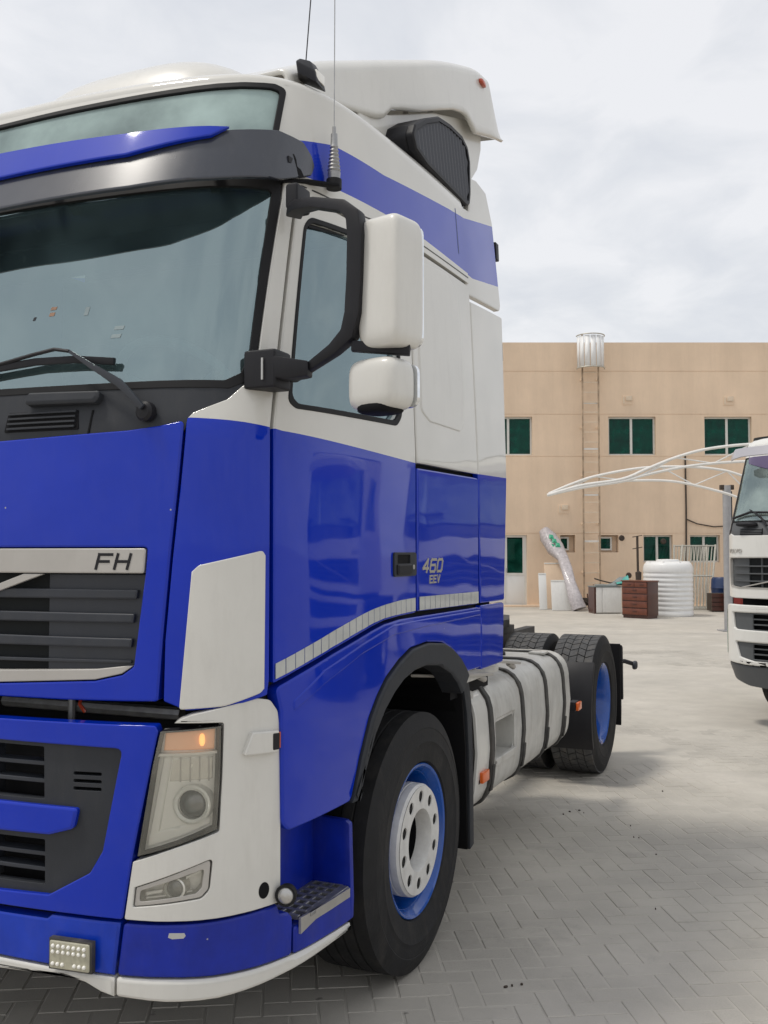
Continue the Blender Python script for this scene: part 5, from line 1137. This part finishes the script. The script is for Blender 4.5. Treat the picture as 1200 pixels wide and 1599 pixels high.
rg0 = [[(x+.20, y-.10, z+.012+.05*abs(math.sin(7*x+y*9))) for x, y, z in r] for r in rg0[5:11]]
MB().loft(rg0, close=False).build('teal_fold', 'teal_sheet', o)
MB().tube([(-.40,0,.92),(-.2,.02,.86),(.05,.04,.80),(.3,.05,.82)], .02, 6).build('cord', 'rust_dark', o)
o = thing('wrapped_carpet', 5.30, 26.9, 'carpet roll in clear plastic with green print, leaning on the wall', 'carpet roll')
pts = [Vector((.10,-.20,.06)),Vector((.02,-.1,.35)),Vector((-.06,.2,.75)),Vector((-.10,.6,1.15)),Vector((-.14,1.0,1.45)),Vector((-.30,1.4,1.75)),Vector((-.44,1.72,2.10)),Vector((-.52,1.86,2.30))]
rgs = []
for i, p_ in enumerate(pts):
    d = (pts[min(i+1,7)]-pts[max(i-1,0)]).normalized(); a = d.cross(Vector((0,1,0))).normalized(); b = a.cross(d).normalized(); r0 = (.20,.19,.15,.16,.155,.25,.23,.15)[i]
    rgs.append([p_+(a*math.cos(t_)+b*math.sin(t_)*.7)*r0*(1+.10*math.sin(3*t_+i)+.05*math.sin(7*t_+2*i)) for t_ in [2*PI*k/20 for k in range(20)]])
sm_r = []
for i in range(len(rgs)-1):
    for k in range(3): sm_r.append([a.lerp(b, k/3) for a, b in zip(rgs[i], rgs[i+1])])
sm_r.append(rgs[-1]); MB().loft(sm_r).build('roll', 'lilac_film', o, ang=80)
for k, (x, y, z) in enumerate(((-.33,1.26,1.96),(-.40,1.36,2.08),(-.24,1.20,1.84),(-.36,1.24,1.80))):
    q = MB(); q.add([(x-.07,y-.02,z-.06),(x+.08,y-.03,z-.07),(x+.06,y+.03,z+.05),(x-.05,y+.05,z+.07),(x,y-.03,z)], [(0,1,4),(1,2,4),(2,3,4),(3,0,4)]); q.build('print', 'green_print', o)
for u, dep, w_, h_, lab, c_ in ((5.02,27.0,.66,.86,'white board leaning against the wall under the wrapped carpet','appliance_white'),(4.52,27.4,.22,1.05,'narrow pale board leaning left of the wide white board','pvc_white'),(4.98,27.9,.62,1.35,'tall beige board leaning behind the wide white board','render_wall')):
    o = thing('board', u, dep, lab, 'board', group='boards leaning on the wall'); b = MB().box((-w_/2,-.02,0),(w_/2,.02,h_)).build('sheet', c_, o, bevel=.006); b.rotation_euler.x = R(-12); MB().box((-w_/2,-.03,h_-.04),(w_/2,.0,h_-.01)).build('edging', 'white_frame', o).rotation_euler.x = R(-12)
o = thing('chair_frame', 5.36, 27.3, 'dark folded chair lying at the foot of the wrapped carpet', 'chair')
mb = MB()
for x in (-.10,.0,.10,.42): mb.tube([(x,0,.02),(x-.02,.08,.45)], .02, 6)
mb.build('legs', 'wood_dark', o); MB().box((.22,-.05,.12),(.48,.1,.34)).build('seat', 'rust_dark', o, bevel=.03)
MB().tube([(.2,-.05,.30),(.55,-.1,.12),(.7,-.12,.02)], .02, 6).build('arm', 'rust_dark', o)
o = thing('iron_pole', 7.28, 27.6, 'thin dark pole standing upright against the wall behind the chest', 'pole')
MB().tube([(0,0,0),(-.01,.05,1.2),(0,.12,2.08)], .035, 6).build('shaft', 'rust_dark', o); MB().lathe([(.78,0),(.80,.08),(1.05,.09),(1.10,0)], 10, (0,.03,0), 'z').build('clamp', 'rust_dark', o)
for k, z in enumerate((2.06,1.72)): MB().tube([(-.14,.12,z),(.14,.12,z+.05)], .012, 5).build('arm', 'rust_dark', o)
# leaning steel gate panels
for j, (u, dep, wd, sk_, lab) in enumerate(((9.05,27.2,.95,-.30,'pale steel barred gate panel leaning beside the white water tank'),(8.98,27.75,.95,-.20,'second steel barred gate panel, behind the leaning one'))):
    o = thing('gate_panel', u, dep, lab, 'gate', group='gate panels leaning on the wall'); top = 1.84
    F = lambda x, z: (x+sk_*(1-z/top)*-.0+(-.35 if j == 0 else -.2)*(1-z/top), z*.28, z)
    for x in (-wd/2, wd/2): MB().tube([F(x,0), F(x,top)], .03, 6).build('post', 'pale_steel', o)
    for z in (.05, .95, top-.03): MB().tube([F(-wd/2,z), F(wd/2,z)], .024, 6).build('rail', 'pale_steel', o)
    for k in range(1, 10): x = -wd/2+wd*k/10; MB().tube([F(x,.05), F(x,top-.03)], .016, 5).build('bar', 'pale_steel', o)
o = thing('barrel', 9.55, 27.3, 'dark blue plastic barrel behind the gate panels', 'barrel')
MB().lathe([(0,0),(0,.26),(.05,.29),(.3,.30),(.32,.31),(.34,.30),(.6,.30),(.62,.31),(.64,.30),(.86,.29),(.92,.25),(.93,0)], 28, (0,0,0), 'z').build('body', 'barrel_blue', o); MB().lathe([(.92,.05),(.96,.05),(.965,0)], 14, (.12,0,0), 'z').build('bung', 'black', o)
o = thing('cabinet', 9.55, 26.2, 'dark red steel cabinet half hidden by the white truck', 'cabinet')
MB().box((-.25,-.2,.05),(.35,.25,.98)).build('carcass', 'cabinet_red', o, bevel=.01)
for a in (-.245,.055): MB().box((a,-.218,.07),(a+.29,-.202,.96)).build('door', 'cabinet_red', o, bevel=.006)
MB().box((.02,-.235,.5),(.04,-.218,.6)).build('handle', 'steel', o)
for q in (-.22,.30): MB().box((q,-.18,0),(q+.03,.2,.05)).build('foot', 'black', o)
o = thing('crate', 9.05, 26.6, 'dark timber crate behind the foot of the gate panels', 'crate')
for k in range(4): MB().box((-.1,-.22,.03+k*.12),(.36,-.2,.13+k*.12)).build('plank', 'wood_dark', o)
MB().box((-.1,-.2,.02),(.36,.2,.5)).build('core', 'rust_dark', o)

# ------------------------------------------------------------------ canopy frames
def canopy(dep, upper, lower, lab, right):
    o = thing('canopy_frame', 0, dep, lab, 'canopy', group='bare canopy frames')
    cu, cl = catmull(upper, 6), catmull(lower, 6)
    MB().tube([(x,0,z) for x, z in cu], .026, 8).build('top_chord', 'canopy_white', o); MB().tube([(x,0,z) for x, z in cl], .026, 8).build('bottom_chord', 'canopy_white', o)
    def zq(c, x):
        for a, b in zip(c, c[1:]):
            if a[0] <= x <= b[0]: return a[1]+(b[1]-a[1])*(x-a[0])/(b[0]-a[0]+1e-9)
        return c[-1][1]
    x0 = max(upper[0][0], lower[0][0])+.25; x1 = min(upper[-1][0], lower[-1][0]); n = 9
    for k in range(n):
        a, b = x0+(x1-x0)*k/n, x0+(x1-x0)*(k+1)/n
        p_, q_ = ((a,0,zq(cl,a)), (b,0,zq(cu,b))) if k % 2 == 0 else ((a,0,zq(cu,a)), (b,0,zq(cl,b)))
        MB().tube([p_, q_], .014, 6).build('web', 'canopy_white', o)
    px_, pz = right; MB().tube([(px_,0,0),(px_,0,pz)], .09, 12).build('post', 'post_grey', o); MB().box((px_-.2,-.2,0),(px_+.2,.2,.02)).build('base_plate', 'post_grey', o)
    return o
def pxz(px, py, dep): return ((px-600)*dep/1505.28, 1.6417+(861.4-py)*dep/1505.28)
zc = lambda x, y: (780+x/2.857, 510+y/2.857)
A = lambda pts, dep: [pxz(*zc(*q), dep) for q in pts]
up_ = A([(215,752),(370,708),(550,680),(660,635),(800,580),(950,542),(1170,522)], 17)+[(7.6,3.50),(9.2,3.30)]
lo_ = A([(215,752),(370,718),(550,690),(660,660),(830,625),(1000,606),(1170,600)], 17)+[(7.6,3.22),(9.2,3.05)]
canopy(17, up_, lo_, 'nearer white curved steel canopy truss without its fabric', (8.6, 3.3))
up_ = A([(222,745),(330,700),(440,665),(640,630),(850,625),(1000,640),(1110,672)], 19)+[(8.3,2.75),(9.4,2.3)]
lo_ = A([(222,752),(330,722),(440,697),(620,686),(800,693),(1000,740),(1100,775)], 19)+[(8.3,2.25),(9.4,1.7)]
canopy(19, up_, lo_, 'farther and lower white steel canopy truss behind the nearer one', (9.0, 2.2))
o = thing('pipe_post', 7.14, 20.05, 'grey steel post with pipe clamps standing beside the white truck', 'post')
MB().tube([(0,0,0),(0,0,3.02)], .085, 14).build('shaft', 'post_grey', o); MB().tube([(.10,.02,0),(.10,.02,2.9)], .018, 6).build('pipe', 'dark_plastic', o)
for s in (-1,1): MB().box((s*.10-.04,-.05,2.93),(s*.10+.04,.05,3.03)).build('bracket', 'rust_dark', o, bevel=.01)
MB().box((-.18,-.18,0),(.18,.18,.02)).build('base_plate', 'post_grey', o)

# ------------------------------------------------------------------ ground and paving
def sand_nodes(name, paver):
    m = bpy.data.materials.new(name); m.use_nodes = True; MATS[name] = m; n = m.node_tree.nodes; l = m.node_tree.links; b = n['Principled BSDF']
    ge = n.new('ShaderNodeNewGeometry'); pos = ge.outputs['Position']
    def noise(s_, d=6, rough=.6, off=(0,0,0), sc=(1,1,1)):
        mp = n.new('ShaderNodeMapping'); mp.inputs['Location'].default_value = off; mp.inputs['Scale'].default_value = sc; l.new(pos, mp.inputs[0])
        q = n.new('ShaderNodeTexNoise'); q.inputs['Scale'].default_value = s_; q.inputs['Detail'].default_value = d; q.inputs['Roughness'].default_value = rough; l.new(mp.outputs[0], q.inputs[0]); return q.outputs[0]
    def mr(v, a, b_, c, d_):
        q = n.new('ShaderNodeMapRange'); q.inputs[1].default_value = a; q.inputs[2].default_value = b_; q.inputs[3].default_value = c; q.inputs[4].default_value = d_; l.new(v, q.inputs[0]); return q.outputs[0]
    def mix(f, a, b_):
        q = n.new('ShaderNodeMix'); q.data_type = 'RGBA'
        l.new(f, q.inputs[0]) if not isinstance(f, float) else q.inputs[0].__setattr__('default_value', f)
        for i, v in ((6, a), (7, b_)):
            if isinstance(v, tuple): q.inputs[i].default_value = (*v, 1)
            else: l.new(v, q.inputs[i])
        return q.outputs[2]
    sand = mix(mr(noise(.8), .35, .65, 0, 1), (.48,.45,.39), (.56,.525,.465))
    if paver:
        rnd = ge.outputs['Random Per Island'] if paver == 2 else n.new('ShaderNodeObjectInfo').outputs['Random']
        base = mix(mr(rnd, 0, 1, 0, 1), (.365,.34,.30), (.445,.415,.365))
        grit = mix(mr(noise(140, 3, .7), .35, .7, 0, .8), base, (.295,.28,.25))
        film = mr(noise(1.1, 7, .62, (3,1,0)), .36, .64, .12, .85)
        col = mix(film, grit, sand)
        oil = mr(noise(1.7, 9, .72, (11,4,0)), .56, .70, 0, .45); col = mix(oil, col, (.19,.18,.165))
    else: col = mix(mr(noise(3, 8, .7), .3, .7, 0, .7), sand, (.39,.365,.325))
    spot = mr(noise(9, 4, .6, (5,9,0)), .71, .76, 0, .7 if paver else .35); col = mix(spot, col, (.07,.066,.06))
    broad = mr(noise(.42, 5, .6, (2,8,0)), .42, .62, 0, .26); col = mix(broad, col, (.255,.245,.225))
    l.new(col, b.inputs['Base Color']); b.inputs['Roughness'].default_value = .85; b.inputs['Specular IOR Level'].default_value = .35
    bp = n.new('ShaderNodeBump'); bp.inputs['Strength'].default_value = .35; bp.inputs['Distance'].default_value = .004; l.new(noise(160, 4, .7), bp.inputs['Height']); l.new(bp.outputs[0], b.inputs['Normal'])
    return m
sand_nodes('sand_ground', 0); sand_nodes('paver_single', 1); sand_nodes('paver_field', 2)
# sheet of bedding sand: lies in the joints, and here and there over the pavers
def hsh(i, j): q = math.sin(i*127.1+j*311.7)*43758.5453; return q-math.floor(q)
def vn(x, y):
    i, j = math.floor(x), math.floor(y); u, v = x-i, y-j; u = u*u*(3-2*u); v = v*v*(3-2*v)
    return (hsh(i,j)*(1-u)+hsh(i+1,j)*u)*(1-v)+(hsh(i,j+1)*(1-u)+hsh(i+1,j+1)*u)*v
def fbm(x, y): return .5*vn(x, y)+.27*vn(2.1*x+7, 2.1*y)+.15*vn(4.3*x, 4.3*y+3)+.08*vn(9*x, 9*y)
PR = YAW+.095; PF = Vector((-math.sin(PR), math.cos(PR), 0)); PX = Vector((math.cos(PR), math.sin(PR), 0)); P0 = Vector((CAM.x, CAM.y, 0))
gx, gy, st_ = (-5.6, 6.4), (1.4, 15.4), .07
nx, ny = int((gx[1]-gx[0])/st_), int((gy[1]-gy[0])/st_)
vs, fs = [], []
for j in range(ny+1):
    for i in range(nx+1):
        a, b = gx[0]+i*st_, gy[0]+j*st_; p_ = P0+PX*a+PF*b
        cover = fbm(p_.x*.9+20, p_.y*.9+5); far = sstep(4.5, 11, b); edge = sstep(0, .6, min(a-gx[0], gx[1]-a, b-gy[0], gy[1]-b))
        out_ = sstep(.9, 2.4, p_.x)*.55
        z = -.0026+.0044*sstep(.52, .74, cover+far*.30+out_*.16)
        vs.append((p_.x, p_.y, z*edge+(-.0026)*(1-edge)))
for j in range(ny):
    for i in range(nx): q = j*(nx+1)+i; fs.append((q, q+1, q+nx+2, q+nx+1))
k0 = len(vs)
# skirt out to the horizon
cor = [P0+PX*a+PF*b for a, b in ((gx[0],gy[0]),(gx[1],gy[0]),(gx[1],gy[1]),(gx[0],gy[1]))]; far_ = [P0+PX*a+PF*b for a, b in ((-600,-600),(600,-600),(600,900),(-600,900))]
vs += [(p_.x,p_.y,-.0026) for p_ in cor]+[(p_.x,p_.y,-.0026) for p_ in far_]
fs += [(k0+i, k0+4+i, k0+4+(i+1) % 4, k0+(i+1) % 4) for i in range(4)]
me = bpy.data.meshes.new('ground'); me.from_pydata(vs, [], fs); me.polygons.foreach_set('use_smooth', [True]*len(me.polygons))
ground = link('ground', me, 'sand_ground'); ground['kind'] = 'structure'; ground['label'] = 'sandy interlocking block paving of the truck yard'
# herringbone pavers, 200 x 100 mm, squared to the building
W_, G_ = .1, .0042
def inview(p_):
    d = p_-CAM; f = d.dot(FW)*math.cos(PITCH)+d.z*math.sin(PITCH)
    if f < .5: return None
    x = 600+1505.28*d.dot(RT)/f; y = 799.5-1505.28*(-d.dot(FW)*math.sin(PITCH)+d.z*math.cos(PITCH))/f
    return (x, y, f) if -25 < x < 1225 and y < 1635 else None
def hidden(p_):
    for k in range(1, 60):
        q = CAM.lerp(p_, k/60)
        if -1.2 < q.x < 1.17 and -1.33 < q.y < 4.2 and q.z > .40: return True
        if .95 < q.x < 1.22 and (q.y-.035)**2+(q.z-RAD)**2 < .23: return True
    return False
cand = []
for c in range(int(gx[0]/W_)-2, int(gx[1]/W_)+2):
    for r_ in range(int(gy[0]/W_)-2, int(gy[1]/W_)+2):
        d = (c-r_) % 4
        if d == 0: cand.append((c+1, r_+.5, 0))
        elif d == 3: cand.append((c+.5, r_+1, 1))
def paver_mesh(name, w_, l_):
    a, b, e = w_/2-G_, l_/2-G_, .0025
    vs_ = [(x,y,-.03) for x, y in ((-a,-b),(a,-b),(a,b),(-a,b))]+[(x,y,-e) for x, y in ((-a,-b),(a,-b),(a,b),(-a,b))]+[(x,y,0) for x, y in ((-a+e,-b+e),(a-e,-b+e),(a-e,b-e),(-a+e,b-e))]
    fs_ = [(8,9,10,11)]+[(i,(i+1) % 4,4+(i+1) % 4,4+i) for i in range(4)]+[(4+i,4+(i+1) % 4,8+(i+1) % 4,8+i) for i in range(4)]; return vs_, fs_
rows_ = []
for (a, b, o_) in cand:
    p_ = P0+PX*a*W_+PF*b*W_; v = inview(p_)
    rows_.append((1/(v[2]**3) if v and not hidden(p_) else 0, p_, o_))
rows_.sort(key=lambda q: -q[0])
vsP, fsP = paver_mesh('paver', 2*W_, W_)
pm = bpy.data.meshes.new('paver'); pm.from_pydata(vsP, [], fsP); pm.materials.append(MATS['paver_single'])
random.seed(11); fv, ff = [], []
for k, (sc_, p_, o_) in enumerate(rows_):
    z = random.uniform(-.0012, .0012); rz = PR+(PI/2 if o_ else 0)+random.uniform(-.012, .012); tx, ty_ = random.uniform(-.006,.006), random.uniform(-.006,.006)
    if k < 300 and sc_ > 0:
        ob = bpy.data.objects.new('paver', pm); COL.objects.link(ob); ob.parent = ground; ob.location = (p_.x,p_.y,z); ob.rotation_euler = (tx,ty_,rz)
    else:
        M_ = Matrix.Translation((p_.x,p_.y,z)) @ Matrix.Rotation(rz, 4, 'Z') @ Matrix.Rotation(tx, 4, 'X'); q = len(fv); fv += [tuple(M_ @ Vector(v)) for v in vsP]; ff += [tuple(i+q for i in f) for f in fsP]
me = bpy.data.meshes.new('paving'); me.from_pydata(fv, [], ff); pv = link('paving', me, 'paver_field', ground); pv['kind'] = 'stuff'

# bits of grit and rubber lying about
mb = MB(); random.seed(5)
for px_, py_ in ((1035,1236),(890,1268),(912,1270),(905,1266),(985,1290),(998,1309),(990,1308),(1025,1335),(800,1540),(815,1538),(790,1542),(880,1272),(1024,1420),(760,1210),(742,1208)):
    f = 1505.28; d = (FW*math.cos(PITCH)+Vector((0,0,math.sin(PITCH))))+RT*((px_-600)/f)-(Vector((0,0,math.cos(PITCH)))-FW*math.sin(PITCH))*((py_-799.5)/f)
    k = -CAM.z/d.z; c = CAM+d*k; r_ = random.uniform(.002, .005)
    q = superbox((c.x, c.y, .003), (r_*random.uniform(1,2.2), r_, .005), 2.2, 8, 5, Matrix.Rotation(random.random()*3, 3, 'Z')); mb.add(q.v, q.f)
lt = mb.build('litter', 'rust_dark', None); tag(lt, 'small dark bits of grit scattered on the paving', 'litter', None, 'stuff')
